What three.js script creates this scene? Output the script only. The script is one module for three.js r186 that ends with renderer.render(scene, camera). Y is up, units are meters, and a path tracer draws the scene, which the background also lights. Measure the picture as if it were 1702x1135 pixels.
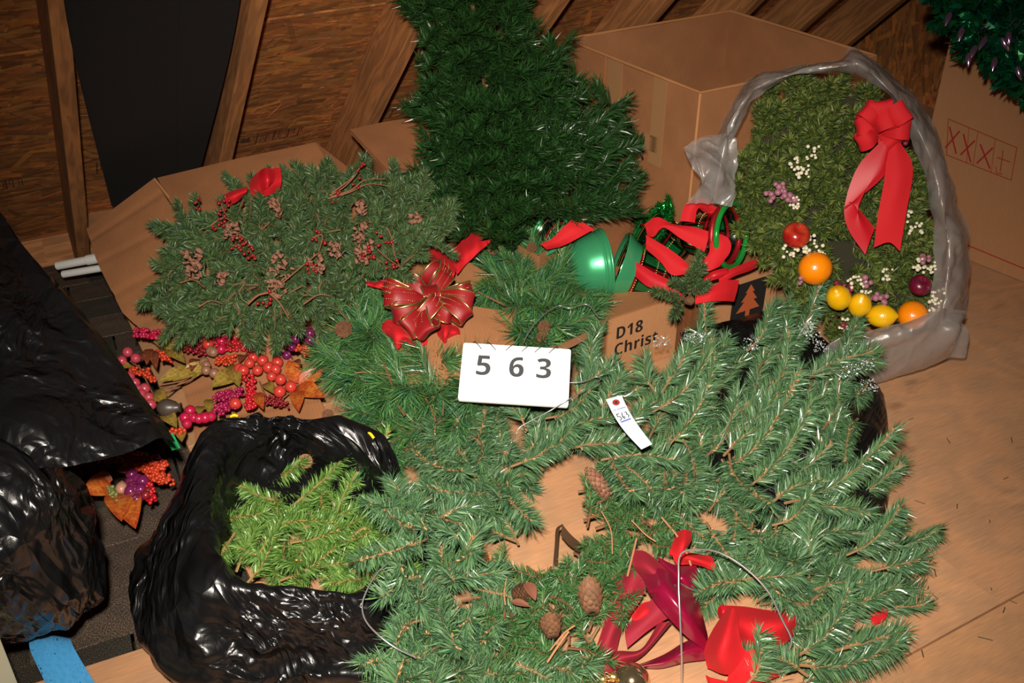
import * as THREE from 'three';
import { mergeGeometries } from 'three/addons/utils/BufferGeometryUtils.js';
import { RoundedBoxGeometry } from 'three/addons/geometries/RoundedBoxGeometry.js';
import { ImprovedNoise } from 'three/addons/math/ImprovedNoise.js';

// ---------------------------------------------------------------- camera, light, exposure
const FOCAL = 1700, PITCH = 32.5 * Math.PI / 180, EYE = new THREE.Vector3(0, 1.45, 0);
const scene = new THREE.Scene();
const camera = new THREE.PerspectiveCamera(2 * Math.atan(1135 / 2 / FOCAL) * 180 / Math.PI, 1702 / 1135, 0.05, 40);
camera.position.copy(EYE);
camera.rotation.set(-PITCH, 0, 0);
scene.background = new THREE.Color(0x000000);
const renderer = new THREE.WebGLRenderer({ antialias: true });
renderer.shadowMap.enabled = true;
renderer.toneMapping = THREE.LinearToneMapping;
renderer.toneMappingExposure = 1.0;
// the pop-up flash of the camera that took the picture
const flash = new THREE.SpotLight(0xfff4e6, 31, 0, 0.66, 1.0, 2);
flash.position.set(-0.03, 1.57, -0.02);
flash.target.position.set(0.03, 0.02, -1.95);
flash.castShadow = true; flash.shadow.radius = 1.2; flash.shadow.mapSize.set(2048, 2048);
scene.add(flash, flash.target);

// ---------------------------------------------------------------- helpers
let seedState = 20240;
const rnd = () => { seedState = (seedState * 1664525 + 1013904223) >>> 0; return seedState / 4294967296; };
const rr = (a, b) => a + (b - a) * rnd();
const V = (x, y, z) => new THREE.Vector3(x, y, z);
const lerp = THREE.MathUtils.lerp, clamp = THREE.MathUtils.clamp;
const noise = new ImprovedNoise();
const CP = Math.cos(PITCH), SP = Math.sin(PITCH);
function sight(px, py) { const x = (px - 851) / FOCAL, v = (567.5 - py) / FOCAL; return V(x, v * CP - SP, -v * SP - CP); }
function G(px, py, h = 0) { const r = sight(px, py); return r.multiplyScalar((h - EYE.y) / r.y).add(EYE); }        // the point of that height
function D(px, py, t) { return sight(px, py).multiplyScalar(t).add(EYE); }                                           // the point at that distance
function onPlane(px, py, p0, n) { const r = sight(px, py); const t = p0.clone().sub(EYE).dot(n) / r.dot(n); return r.multiplyScalar(t).add(EYE); }
const P = (a) => (a.isVector3 ? a : a.length > 3 ? D(a[0], a[1], a[2]) : G(a[0], a[1], a[2]));

const used = {};
function numbered(n) { used[n] = (used[n] ?? -1) + 1; return used[n] ? n + '_' + String(used[n]).padStart(3, '0') : n; }
function thing(name, label, category, pos, group) {
  const o = new THREE.Group(); o.name = numbered(name); scene.add(o); o.position.copy(pos);
  o.userData = { label, category }; if (group) o.userData.group = group;
  return o;
}
function shade(m) { m.castShadow = true; m.receiveShadow = true; return m; }
function originOf(o) { const p = V(0, 0, 0); for (let q = o; q && q !== scene; q = q.parent) p.add(q.position); return p; }
function add(parent, name, geo, mat, label) {          // geo in world coordinates
  const o = originOf(parent); geo.translate(-o.x, -o.y, -o.z);
  const m = shade(new THREE.Mesh(geo, mat)); m.name = name; parent.add(m);
  if (label) m.userData.label = label;
  return m;
}
function single(name, label, category, pos, geo, mat, group) {
  geo.translate(-pos.x, -pos.y, -pos.z);
  const m = shade(new THREE.Mesh(geo, mat)); m.name = numbered(name); m.position.copy(pos); scene.add(m);
  m.userData = { label, category }; if (group) m.userData.group = group;
  return m;
}
function structure(name) { const g = new THREE.Group(); g.name = name; g.userData = { kind: 'structure' }; scene.add(g); return g; }

// Catmull-Rom
function cr(p0, p1, p2, p3, t) {
  const t2 = t * t, t3 = t2 * t, f = (a, b, c, d) => 0.5 * (2 * b + (c - a) * t + (2 * a - 5 * b + 4 * c - d) * t2 + (3 * b - a - 3 * c + d) * t3);
  return V(f(p0.x, p1.x, p2.x, p3.x), f(p0.y, p1.y, p2.y, p3.y), f(p0.z, p1.z, p2.z, p3.z));
}
function along(pts, u, closed, sharp) {
  const n = pts.length;
  if (n === 1) return pts[0].clone();
  const m = closed ? n : n - 1, s = clamp(u, 0, 1) * m, i = Math.min(Math.floor(s), m - 1), t = s - i;
  if (sharp) return pts[i].clone().lerp(pts[(i + 1) % n], t);
  const at = (k) => closed ? pts[(k + n) % n] : k < 0 ? pts[0].clone().multiplyScalar(2).sub(pts[1]) : k >= n ? pts[n - 1].clone().multiplyScalar(2).sub(pts[n - 2]) : pts[k];
  return cr(at(i - 1), at(i), at(i + 1), at(i + 2), t);
}
// A sheet with thickness through a grid of control points; move(p, n, u, v) wrinkles it.
function sheet(rows, o = {}) {
  const { nu = 24, nv = 24, thick = 0.002, closed = false, move, sharp = false, sharpV = sharp } = o;
  const R = rows.map((r) => r.map(P));
  const pos = [], uv = []; const W = nu + 1;
  for (let j = 0; j <= nv; j++) {
    const v = j / nv;
    for (let i = 0; i <= nu; i++) {
      const u = i / nu; const col = R.map((r) => along(r, closed && i === nu ? 0 : u, closed, sharp));
      pos.push(along(col, v, false, sharpV));
    }
  }
  const uvs = []; // lengths in metres
  for (let j = 0; j <= nv; j++) { let s = 0; for (let i = 0; i <= nu; i++) { if (i) s += pos[j * W + i].distanceTo(pos[j * W + i - 1]); uvs.push([s, 0]); } }
  for (let i = 0; i <= nu; i++) { let s = 0; for (let j = 0; j <= nv; j++) { if (j) s += pos[j * W + i].distanceTo(pos[(j - 1) * W + i]); uvs[j * W + i][1] = s; } }
  const grid = (P3) => {
    const g = new THREE.BufferGeometry(), a = new Float32Array(P3.length * 3); P3.forEach((p, k) => p.toArray(a, k * 3));
    g.setAttribute('position', new THREE.BufferAttribute(a, 3));
    const id = []; for (let j = 0; j < nv; j++) for (let i = 0; i < nu; i++) { const k = j * W + i; id.push(k, k + W, k + 1, k + 1, k + W, k + W + 1); }
    g.setIndex(id); g.computeVertexNormals(); return g;
  };
  const normals = (g) => {
    const n = g.attributes.normal, out = []; for (let k = 0; k < n.count; k++) out.push(V(n.getX(k), n.getY(k), n.getZ(k)));
    if (closed) for (let j = 0; j <= nv; j++) { const m = out[j * W].clone().add(out[j * W + nu]).normalize(); out[j * W] = m; out[j * W + nu] = m.clone(); }
    return out;
  };
  let N = normals(grid(pos));
  let Q = pos;
  if (move) { Q = pos.map((p, k) => { const i = k % W, j = (k - i) / W; return p.clone().addScaledVector(N[k], move(p, (closed && i === nu ? 0 : i / nu), j / nv)); }); N = normals(grid(Q)); }
  const T = Q.map((p, k) => p.clone().addScaledVector(N[k], thick / 2)), B = Q.map((p, k) => p.clone().addScaledVector(N[k], -thick / 2));
  const out = [], nor = [], tex = [];
  const quad = (a, b, c, d, na, nb, nc, nd, ua, ub, uc, ud) => { for (const [p, n, t] of [[a, na, ua], [b, nb, ub], [c, nc, uc], [a, na, ua], [c, nc, uc], [d, nd, ud]]) { out.push(p.x, p.y, p.z); nor.push(n.x, n.y, n.z); tex.push(o.unit ? t[0] : t[0], t[1]); } };
  const UV = o.unit ? uvs.map((_, k) => { const i = k % W, j = (k - i) / W; return [i / nu, 1 - j / nv]; }) : uvs;
  const M = N.map((n) => n.clone().negate());
  for (let j = 0; j < nv; j++) for (let i = 0; i < nu; i++) {
    const a = j * W + i, b = a + W, c = b + 1, d = a + 1;
    quad(T[a], T[b], T[c], T[d], N[a], N[b], N[c], N[d], UV[a], UV[b], UV[c], UV[d]);
    quad(B[d], B[c], B[b], B[a], M[d], M[c], M[b], M[a], UV[d], UV[c], UV[b], UV[a]);
  }
  const rim = (a, b) => { const n = T[b].clone().sub(T[a]).cross(N[a]).normalize(); quad(T[a], B[a], B[b], T[b], n, n, n, n, UV[a], UV[a], UV[b], UV[b]); };
  for (let i = 0; i < nu; i++) { rim(i + 1, i); rim(nv * W + i, nv * W + i + 1); }
  if (!closed) for (let j = 0; j < nv; j++) { rim(j * W, (j + 1) * W); rim((j + 1) * W + nu, j * W + nu); }
  const g = new THREE.BufferGeometry();
  g.setAttribute('position', new THREE.Float32BufferAttribute(out, 3)); g.setAttribute('normal', new THREE.Float32BufferAttribute(nor, 3)); g.setAttribute('uv', new THREE.Float32BufferAttribute(tex, 2));
  return g;
}
function tube(pts, r, seg = 24, sides = 6, taper = 1) {
  const c = new THREE.CatmullRomCurve3(pts.map(P)), g = new THREE.TubeGeometry(c, seg, r, sides);
  if (taper !== 1) { const p = g.attributes.position, q = V(0, 0, 0), e = V(0, 0, 0); for (let i = 0; i <= seg; i++) { c.getPointAt(i / seg, e); for (let k = 0; k <= sides; k++) { const j = i * (sides + 1) + k; q.fromBufferAttribute(p, j).sub(e).multiplyScalar(lerp(1, taper, i / seg)).add(e); p.setXYZ(j, q.x, q.y, q.z); } } }
  return g;
}
const flatten = (list) => mergeGeometries(list.map((g) => { const k = g.index ? g.toNonIndexed() : g; for (const n of Object.keys(k.attributes)) if (!['position', 'normal', 'uv', 'color'].includes(n)) k.deleteAttribute(n); return k; }));
function boxBetween(o, ax, ay, az, sx, sy, sz, bevel = 0.003) {       // a bevelled box: corner o, axes as unit vectors, sizes
  const g = bevel ? new RoundedBoxGeometry(sx, sy, sz, 1, Math.min(bevel, sx / 2.2, sy / 2.2, sz / 2.2)) : new THREE.BoxGeometry(sx, sy, sz);
  boxUV(g);
  g.translate(sx / 2, sy / 2, sz / 2);
  g.applyMatrix4(new THREE.Matrix4().makeBasis(ax, ay, az).setPosition(o));
  return g;
}
function boxUV(g, ox = 0, oy = 0) {
  const k = g.index ? g.toNonIndexed() : g; if (k !== g) g.copy(k);
  const p = g.attributes.position, n = g.attributes.normal, uv = new Float32Array(p.count * 2);
  for (let i = 0; i < p.count; i++) {
    const X = Math.abs(n.getX(i)), Y = Math.abs(n.getY(i)), Z = Math.abs(n.getZ(i));
    uv[2 * i] = (X > Y && X > Z ? p.getZ(i) : p.getX(i)) + ox; uv[2 * i + 1] = (Y > X && Y > Z ? p.getZ(i) : p.getY(i)) + oy;
  }
  g.setAttribute('uv', new THREE.BufferAttribute(uv, 2));
  return g;
}
const inside = (poly, x, y) => { let c = false; for (let i = 0, j = poly.length - 1; i < poly.length; j = i++) { const [xi, yi] = poly[i], [xj, yj] = poly[j]; if ((yi > y) !== (yj > y) && x < (xj - xi) * (y - yi) / (yj - yi) + xi) c = !c; } return c; };
function spread(poly, n, holes = []) {            // n well-spaced points in an outline
  const xs = poly.map((p) => p[0]), ys = poly.map((p) => p[1]), x0 = Math.min(...xs), x1 = Math.max(...xs), y0 = Math.min(...ys), y1 = Math.max(...ys), out = [];
  for (let k = 0; k < n; k++) {
    let best = null, bd = -1;
    for (let c = 0, tries = 0; c < 9 && tries < 400; tries++) {
      const x = rr(x0, x1), y = rr(y0, y1); if (!inside(poly, x, y) || holes.some((h) => inside(h, x, y))) continue;
      c++; let d = 1e9; for (const q of out) d = Math.min(d, (q[0] - x) ** 2 + (q[1] - y) ** 2);
      if (d > bd) { bd = d; best = [x, y]; }
    }
    if (best) out.push(best);
  }
  return out;
}

// ---------------------------------------------------------------- textures
function canvasTex(w, h, draw, srgb = true, rx = 1, ry = 1) {
  const c = document.createElement('canvas'); c.width = w; c.height = h; draw(c.getContext('2d'), w, h);
  const t = new THREE.CanvasTexture(c); if (srgb) t.colorSpace = THREE.SRGBColorSpace;
  t.wrapS = t.wrapT = THREE.RepeatWrapping; t.repeat.set(rx, ry); return t;
}
function dataTex(n, f, srgb, rx, ry) {
  const d = new Uint8Array(n * n * 4);
  for (let y = 0; y < n; y++) for (let x = 0; x < n; x++) { const c = f(x / n, y / n), o = (y * n + x) * 4; d[o] = clamp(c[0], 0, 255); d[o + 1] = clamp(c[1], 0, 255); d[o + 2] = clamp(c[2], 0, 255); d[o + 3] = 255; }
  const t = new THREE.DataTexture(d, n, n); t.magFilter = THREE.LinearFilter; t.minFilter = THREE.LinearFilter; if (srgb) t.colorSpace = THREE.SRGBColorSpace;
  t.wrapS = t.wrapT = THREE.RepeatWrapping; t.repeat.set(rx, ry); t.needsUpdate = true; return t;
}
const hsl = (h, s, l, a = 1) => `hsla(${h},${s}%,${l}%,${a})`;
function drawFlakes(ctx, w, h) {                  // 1.22 m of strand board
  ctx.fillStyle = '#8a5a30'; ctx.fillRect(0, 0, w, h);
  for (let k = 0; k < 5200; k++) {
    const x = rr(-20, w + 20), y = rr(-20, h + 20), L = rr(30, 120), T = rr(5, 22), a = (rnd() - 0.5) * (rnd() < 0.75 ? 0.7 : 2.6);
    ctx.save(); ctx.translate(x, y); ctx.rotate(a);
    ctx.fillStyle = hsl(rr(22, 33), rr(38, 58), rr(24, 50), rr(0.35, 0.8)); ctx.beginPath(); ctx.moveTo(-L / 2, -T / 2 * rr(0.5, 1)); ctx.lineTo(L / 2, -T / 2); ctx.lineTo(L / 2 * rr(0.8, 1), T / 2); ctx.lineTo(-L / 2 * rr(0.8, 1), T / 2 * rr(0.4, 1)); ctx.fill();
    if (rnd() < 0.18) { ctx.fillStyle = hsl(20, 50, rr(10, 22), 0.55); ctx.fillRect(-L / 2, T / 2, L * rr(0.3, 1), 1.6); }
    if (rnd() < 0.02) { ctx.fillStyle = hsl(25, 75, 58, 0.8); ctx.fillRect(-L / 8, -3, L / 4, 6); }
    ctx.restore();
  }
}
const osbCanvas = document.createElement('canvas'); osbCanvas.width = osbCanvas.height = 1024; drawFlakes(osbCanvas.getContext('2d'), 1024, 1024);
const osbTex = (stamp) => canvasTex(1024, 1024, (c) => {
  c.drawImage(osbCanvas, 0, 0);
  if (stamp) {                                      // faded ink stamps of the mill along the panel, unreadable
    c.fillStyle = 'rgba(38,28,18,0.62)'; c.strokeStyle = 'rgba(38,28,18,0.6)';
    for (const x0 of [60, 420, 770]) {
      for (let k = 0; k < 26; k++) { const x = x0 + k * 7; if (k % 5 === 3) continue; c.fillRect(x, 790 + rr(-3, 3), rr(1.5, 4), rr(20, 56)); }
      c.lineWidth = 4; c.strokeRect(x0 - 8, 782, 62, 66); c.strokeRect(x0 + 100, 786, 40, 52); c.fillRect(x0 + 10, 800, 24, 26);
    }
    c.fillRect(0, 880, 1024, 5); c.fillStyle = 'rgba(150,140,125,0.5)';
  }
}, true, 1 / 1.22, 1 / 1.22);
const osbMat = new THREE.MeshStandardMaterial({ map: osbTex(true), bumpMap: osbTex(false), bumpScale: 0.003, roughness: 0.75, color: new THREE.Color(1.3, 1.2, 1.05) });
const osbPlain = new THREE.MeshStandardMaterial({ map: osbTex(false), bumpMap: osbMat.bumpMap, bumpScale: 0.003, roughness: 0.75, color: new THREE.Color(1.3, 1.2, 1.05) });
const fb = (x, y, z, o = 4) => { let s = 0, a = 0.5; for (let k = 0; k < o; k++) { s += a * noise.noise(x, y, z); x *= 2.03; y *= 2.03; a *= 0.5; } return s; };
const ply = (z, base) => dataTex(1024, (u, v) => {
  // rotary-cut veneer: flowing cathedral bands along u
  const X = u * 2, Y = v * 12; const warp = fb(X * 1.2 + z, Y * 0.22, z, 4) * 7;
  const band = Math.sin((Y * 0.55 + warp) * 5.2), fine = noise.noise(u * 40, v * 520, z) * 0.6 + noise.noise(u * 14, v * 1200, z + 3) * 0.4;
  const big = fb(u * 2.5, v * 2.5, z + 9, 3);
  let k = 1 + band * 0.035 + fine * 0.12 + big * 0.16; const dk = Math.max(0, fb(u * 6 + 4, v * 14, z + 20, 4) - 0.3) * 1.1; k -= dk;
  return [base[0] * k, base[1] * (k - band * 0.015), base[2] * (k - band * 0.03)];
}, true, 1 / 1.2, 1 / 1.2);
const plyMat = new THREE.MeshStandardMaterial({ map: ply(3.3, [190, 142, 104]), roughness: 0.6 });
const plyMat2 = new THREE.MeshStandardMaterial({ map: ply(8.1, [186, 138, 98]), roughness: 0.62 });
const lumberTex = dataTex(512, (u, v) => { const w = fb(u * 1.5, v * 3, 5) * 5; const g = Math.sin((v * 9 + w) * 6), f = noise.noise(u * 16, v * 260, 2); const k = 1 + g * 0.09 + f * 0.12 + fb(u * 3, v * 3, 1) * 0.3; return [168 * k, 112 * k, 66 * k]; }, true, 1 / 0.9, 1 / 0.3);
const lumberMat = new THREE.MeshStandardMaterial({ map: lumberTex, roughness: 0.7 });
const lumberPale = new THREE.MeshStandardMaterial({ map: lumberTex, roughness: 0.7, color: new THREE.Color(1.15, 1.2, 1.3) });
const cardTex = dataTex(512, (u, v) => { const k = 1 + fb(u * 5, v * 5, 3) * 0.12 + noise.noise(u * 220, v * 18, 1) * 0.035 + noise.noise(u * 300, v * 300, 7) * 0.04 + (Math.sin(u * 2 * Math.PI * 64) * 0.018); return [184 * k, 130 * k, 86 * k]; }, true, 1 / 0.5, 1 / 0.5);
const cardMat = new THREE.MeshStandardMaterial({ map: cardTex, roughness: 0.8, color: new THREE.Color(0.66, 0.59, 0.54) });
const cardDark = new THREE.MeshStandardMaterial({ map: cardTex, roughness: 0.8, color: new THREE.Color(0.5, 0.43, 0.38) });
const cardEdge = new THREE.MeshStandardMaterial({ map: cardTex, roughness: 0.9, color: new THREE.Color(0.95, 0.9, 0.8) });
const tapeMat = new THREE.MeshPhysicalMaterial({ color: new THREE.Color(0.36, 0.19, 0.085), roughness: 0.28, clearcoat: 0.5 });
const crinkle = dataTex(1024, (u, v) => { // creased film: sharp irregular facets, denser in patches
  const t = (x) => Math.abs(x - Math.floor(x) - 0.5) * 2, S = (f) => Math.sin(f * 6.28319);
  const a = u + 0.035 * S(v * 2 + 0.1) + 0.02 * S(u * 3 + v * 2) + 0.008 * S(v * 9 + u * 4), b = v + 0.04 * S(u * 2 + 0.4) + 0.02 * S(v * 3 - u) + 0.008 * S(u * 10 - v * 5);
  const patch = clamp(0.5 + 0.35 * S(u + 0.2 * S(v)) * S(v * 2 + 0.3) + 0.4 * S(u * 2 - v + 0.2), 0.08, 1);
  const k = Math.max(t(a * 4 + b * 3), t(a * -3 + b * 5 + 0.3)) * 0.5 + patch * (Math.max(t(a * 13 + b * 4 + 0.2), t(a * 5 - b * 12)) * 0.26 + Math.min(t(a * 9 + b * 14), t(a * -17 + b * 8 + 0.6)) * 0.2 + t(a * 31 - b * 17) * t(a * 13 + b * 33) * 0.09);
  return [k * 235, k * 235, k * 235];
}, false, 1 / 0.55, 1 / 0.55);
const bagMat = new THREE.MeshPhysicalMaterial({ color: new THREE.Color(0.005, 0.005, 0.0055), roughness: 0.28, bumpMap: crinkle, bumpScale: 0.022, specularIntensity: 1, ior: 1.43 });
const dullBag = new THREE.MeshPhysicalMaterial({ color: new THREE.Color(0.006, 0.006, 0.006), roughness: 0.33, bumpMap: crinkle, bumpScale: 0.014 });
const shingleTex = dataTex(512, (u, v) => { const s = noise.noise(u * 190, v * 190, 4), t = noise.noise(u * 120, v * 120, 8), k = 0.8 + s * 1.5 + fb(u * 6, v * 6, 2) * 0.3; const red = t > 0.3 ? 1.3 : 1; return [80 * k * red, 68 * k, 56 * k]; }, true, 1 / 0.4, 1 / 0.4);
const shingleMats = [[1.15, 1.15, 1.1], [0.6, 0.66, 0.62], [0.95, 0.93, 0.88], [0.42, 0.5, 0.44]].map((c) => new THREE.MeshStandardMaterial({ map: shingleTex, bumpMap: shingleTex, bumpScale: 0.002, roughness: 0.95, color: new THREE.Color(...c) }));
const std = (r, g, b, rough = 0.5, o = {}) => new THREE.MeshPhysicalMaterial({ color: new THREE.Color(r, g, b), roughness: rough, ...o });
const weave = dataTex(256, (u, v) => { const k = 128 + 60 * Math.sin(u * 256 * 0.8) * Math.sin(v * 256 * 0.8) + 40 * noise.noise(u * 90, v * 90, 1); return [k, k, k]; }, false, 1 / 0.06, 1 / 0.06);
const redVelvet = std(0.56, 0.003, 0.009, 0.8, { sheen: 0.15, sheenRoughness: 0.5, sheenColor: new THREE.Color(1, 0.1, 0.12), bumpMap: weave, bumpScale: 0.0003 });
const redSatin = std(0.5, 0.006, 0.015, 0.52, { clearcoat: 0.05, clearcoatRoughness: 0.3 });
const burgundy = std(0.25, 0.004, 0.018, 0.8, { sheen: 0.15, sheenRoughness: 0.5, sheenColor: new THREE.Color(0.9, 0.1, 0.2) });
const burgundySatin = std(0.2, 0.004, 0.028, 0.24, { clearcoat: 0.4, clearcoatRoughness: 0.2 });
const wireMat = std(0.55, 0.55, 0.55, 0.35, { metalness: 0.8 });
const twigMat = std(0.22, 0.09, 0.04, 0.75);
const tanMat = std(0.42, 0.2, 0.09, 0.8);
const violetFoil = std(0.5, 0.3, 0.5, 0.15, { metalness: 0.9 });
const goldMat = std(0.85, 0.6, 0.22, 0.25, { metalness: 0.9 });

// ---------------------------------------------------------------- the attic itself
const AZ = 29 * Math.PI / 180, SLOPE = 45 * Math.PI / 180;
const wAx = V(Math.cos(AZ), 0, -Math.sin(AZ)), mAx = V(Math.sin(AZ), 0, Math.cos(AZ)), UP = V(0, 1, 0);
const EAVE = G(80, 390, -0.08);
const upSlope = mAx.clone().multiplyScalar(Math.cos(SLOPE)).addScaledVector(UP, Math.sin(SLOPE));
const roofN = UP.clone().multiplyScalar(Math.cos(SLOPE)).addScaledVector(mAx, -Math.sin(SLOPE)).negate();   // into the room
const roofAt = (w, s, off = 0) => EAVE.clone().addScaledVector(wAx, w).addScaledVector(upSlope, s).addScaledVector(roofN, off);
const onFloor = (w, m, y = 0) => V(EAVE.x, y, EAVE.z).addScaledVector(wAx, w).addScaledVector(mAx, m);
const W0 = -1.6, W1 = 3.35, RIDGE = 4.1;
{
  // strand-board deck of the roof: two rows of panels, joints recessed
  const deck = structure('ceiling');
  let row = 0;
  for (const [s0, s1, cuts] of [[-0.75, 1.165, [W0, 0.955, W1]], [1.172, 2.37, [W0, -0.34, 2.185, W1]], [2.374, RIDGE + 0.02, [W0, 0.955, W1]]]) {
    for (let k = 0; k + 1 < cuts.length; k++) {
      const g = boxBetween(roofAt(cuts[k], s0, -0.018), wAx, upSlope, roofN.clone(), cuts[k + 1] - cuts[k] - 0.004, s1 - s0 - 0.006, 0.018, 0);
      add(deck, 'strand_board_panel', g, row === 0 ? osbMat : osbPlain);
    }
    row++;
  }
  // the other side of the roof, above and behind the photographer
  const ridge = roofAt(W0, RIDGE), down = mAx.clone().multiplyScalar(Math.cos(SLOPE)).addScaledVector(UP, -Math.sin(SLOPE));
  const nOther = UP.clone().multiplyScalar(-Math.cos(SLOPE)).addScaledVector(mAx, -Math.sin(SLOPE));
  add(deck, 'strand_board_panel', boxBetween(ridge.clone().addScaledVector(nOther, -0.018), wAx, down, nOther, W1 - W0, RIDGE + 0.1, 0.018, 0), osbPlain);
  const depth = 2 * RIDGE * Math.cos(SLOPE);
  for (const [n, w] of [['wall_left', W0 - 0.02], ['wall_right', W1]]) {
    const wall = structure(n);
    const g = new THREE.ExtrudeGeometry(new THREE.Shape([[-0.4, -0.4], [depth + 0.4, -0.4], [depth + 0.4, 0.05], [depth / 2, RIDGE * Math.sin(SLOPE) + 0.05], [-0.4, 0]].map((q) => new THREE.Vector2(...q))), { depth: 0.02, bevelEnabled: false });
    g.applyMatrix4(new THREE.Matrix4().makeBasis(mAx.clone(), UP, wAx.clone().negate()).setPosition(onFloor(w + 0.02, 0, -0.08)));
    add(wall, 'strand_board_panel', boxUVfix(g), osbPlain);
  }
  function boxUVfix(g) { const k = g.toNonIndexed ? (g.index ? g.toNonIndexed() : g) : g; const p = k.attributes.position, uv = new Float32Array(p.count * 2); for (let i = 0; i < p.count; i++) { const q = V(p.getX(i), p.getY(i), p.getZ(i)).sub(EAVE); uv[2 * i] = q.y; uv[2 * i + 1] = q.dot(mAx); } k.setAttribute('uv', new THREE.BufferAttribute(uv, 2)); return k; }
  // plate at the foot of the rafters
  const plate = structure('trim_1');
  add(plate, 'plate_board', boxBetween(onFloor(W0, -0.03, -0.24), wAx, UP, mAx, W1 - W0, 0.16, 0.05, 0.004), lumberPale);
}
// rafters
const rafterLabels = ['bare wooden roof rafter left of the tall black sheet', 'bare wooden roof rafter along the right edge of the tall black sheet', 'bare wooden roof rafter with broad left face between black sheet and green tree',
  'bare wooden roof rafter hidden behind the top of the green tree', 'bare wooden roof rafter passing behind the left rear corner of the large open carton', 'bare wooden roof rafter above the middle of the large carton\'s rear rim', 'bare wooden roof rafter above the right half of the large carton\'s rear rim', 'bare wooden roof rafter farthest to the right, near the strand board gable wall'];
[0.085, 0.5, 0.945, 1.37, 1.775, 2.185, 2.575, 2.99].forEach((w, k) => {
  const g = boxBetween(roofAt(w - 0.025, -0.05, 0.001), wAx, upSlope, roofN.clone(), 0.04, RIDGE, 0.14, 0.003);
  const uv = g.attributes.uv; for (let i = 0; i < uv.count; i++) uv.setXY(i, uv.getY(i) + k * 0.37, uv.getX(i) + k * 0.11);
  single('roof_rafter', rafterLabels[k], 'rafter', roofAt(w, 0, 0.07), g, lumberMat, 'rafters under the roof deck');
});
// tall black sheet between the first two rafters
{
  const t = thing('black_sheet', 'tall black sheet tapering downward between two rafters', 'sheet', roofAt(0.3, 0.1, 0.15));
  const q = (px, py, off) => onPlane(px, py, roofAt(0, 0, off), roofN);
  const m = new THREE.MeshStandardMaterial({ color: new THREE.Color(0.0075, 0.0065, 0.006), roughness: 0.8 });
  add(t, 'sheet_panel', sheet([[q(96, -80, 0.15), q(116, -80, 0.16), q(300, -80, 0.15)], [q(128, 110, 0.15), q(146, 110, 0.16), q(294, 110, 0.15)], [q(187, 340, 0.15), q(197, 341, 0.155), q(293, 330, 0.15)]], { nu: 20, nv: 16, thick: 0.004 }), m);
  add(t, 'sheet_panel', sheet([[q(290, -80, 0.145), q(412, -80, 0.145)], [q(290, 110, 0.145), q(377, 110, 0.145)], [q(290, 330, 0.145), q(322, 320, 0.145)]], { nu: 8, nv: 16, thick: 0.004 }), m);
}
// floor: plywood sheets and, to the left, old shingles
const plyEdge = [G(100, 1118, 0), G(255, 1068, 0)];
const eDir = plyEdge[1].clone().sub(plyEdge[0]).normalize(), eIn = V(-eDir.z, 0, eDir.x);
{
  const fl = structure('floor');
  const joint = [G(1480, 1105, 0), G(1702, 983, 0)], jd = joint[1].clone().sub(joint[0]).setY(0).normalize(), jn = V(-jd.z, 0, jd.x); // jn toward the camera
  const o = joint[0];
  const mk = (a0, a1, b0, b1, mat, dy) => add(fl, 'plywood_sheet', boxBetween(V(o.x, -0.02 + dy, o.z).addScaledVector(jd, a0).addScaledVector(jn, b0), jd, UP, jn.clone(), a1 - a0, 0.018, b1 - b0, 0.001), mat);
  const L0 = -0.92;
  mk(L0, 1.5, -1.222, -0.002, plyMat, 0.002); mk(1.503, 4.2, -1.222, -0.002, plyMat2, 0.002);
  mk(L0, 1.9, 0.002, 1.222, plyMat2, 0.002); mk(1.903, 4.2, 0.002, 1.222, plyMat, 0.002);
  mk(L0, 1.0, -2.444, -1.226, plyMat2, 0.002); mk(1.003, 4.2, -2.444, -1.226, plyMat, 0.002);
  mk(L0, 4.2, -4.2, -2.448, plyMat, 0.002); mk(L0, 4.2, 1.226, 5.5, plyMat2, 0.002); add(fl, 'plywood_sheet', boxBetween(V(plyEdge[0].x, -0.022, plyEdge[0].z).addScaledVector(eDir, -2.2), eDir, UP, eIn.clone(), 2.75, 0.018, 3.2, 0.001), plyMat);
  // sub-floor closes the room below
  add(fl, 'sub_floor', boxBetween(onFloor(W0, -0.6, -0.3), wAx, UP, mAx, W1 - W0, 0.05, 7.6, 0).translate(0, -0.1, 0), osbPlain);
  const roof = structure('floor_shingles');
  add(roof, 'roof_deck', boxBetween(V(plyEdge[0].x, -0.36, plyEdge[0].z).addScaledVector(eDir, -1.6).addScaledVector(eIn, -2.8), eDir, UP, eIn, 2.6, 0.045, 3.2, 0), shingleMats[3]);
  let c = 0;
  for (let r = 0; r < 18; r++) {
    const b = 0.06 - r * 0.142; let a = -1.5 + (r % 2) * 0.15 + rr(-0.05, 0.05);
    while (a < 0.95) {
      const wd = rr(0.2, 0.34);
      const up = eIn.clone().negate().multiplyScalar(0.999).addScaledVector(UP, -0.1).normalize(), nn = eDir.clone().cross(up);
      const g = boxBetween(V(plyEdge[0].x, -0.034 + 0.075 * (b - 0.06), plyEdge[0].z).addScaledVector(eDir, a).addScaledVector(eIn, b), eDir.clone(), nn.y > 0 ? nn.clone() : nn.clone().negate(), up.clone().negate(), wd - 0.006, 0.006, 0.19, 0.001);
      g.translate(0, 0, 0); const sh = up.clone().multiplyScalar(0.19); g.translate(sh.x, sh.y, sh.z);
      add(roof, 'shingle', g, shingleMats[(c++ * 7 + r * 3) % 4]); a += wd;
    }
  }
}

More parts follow.
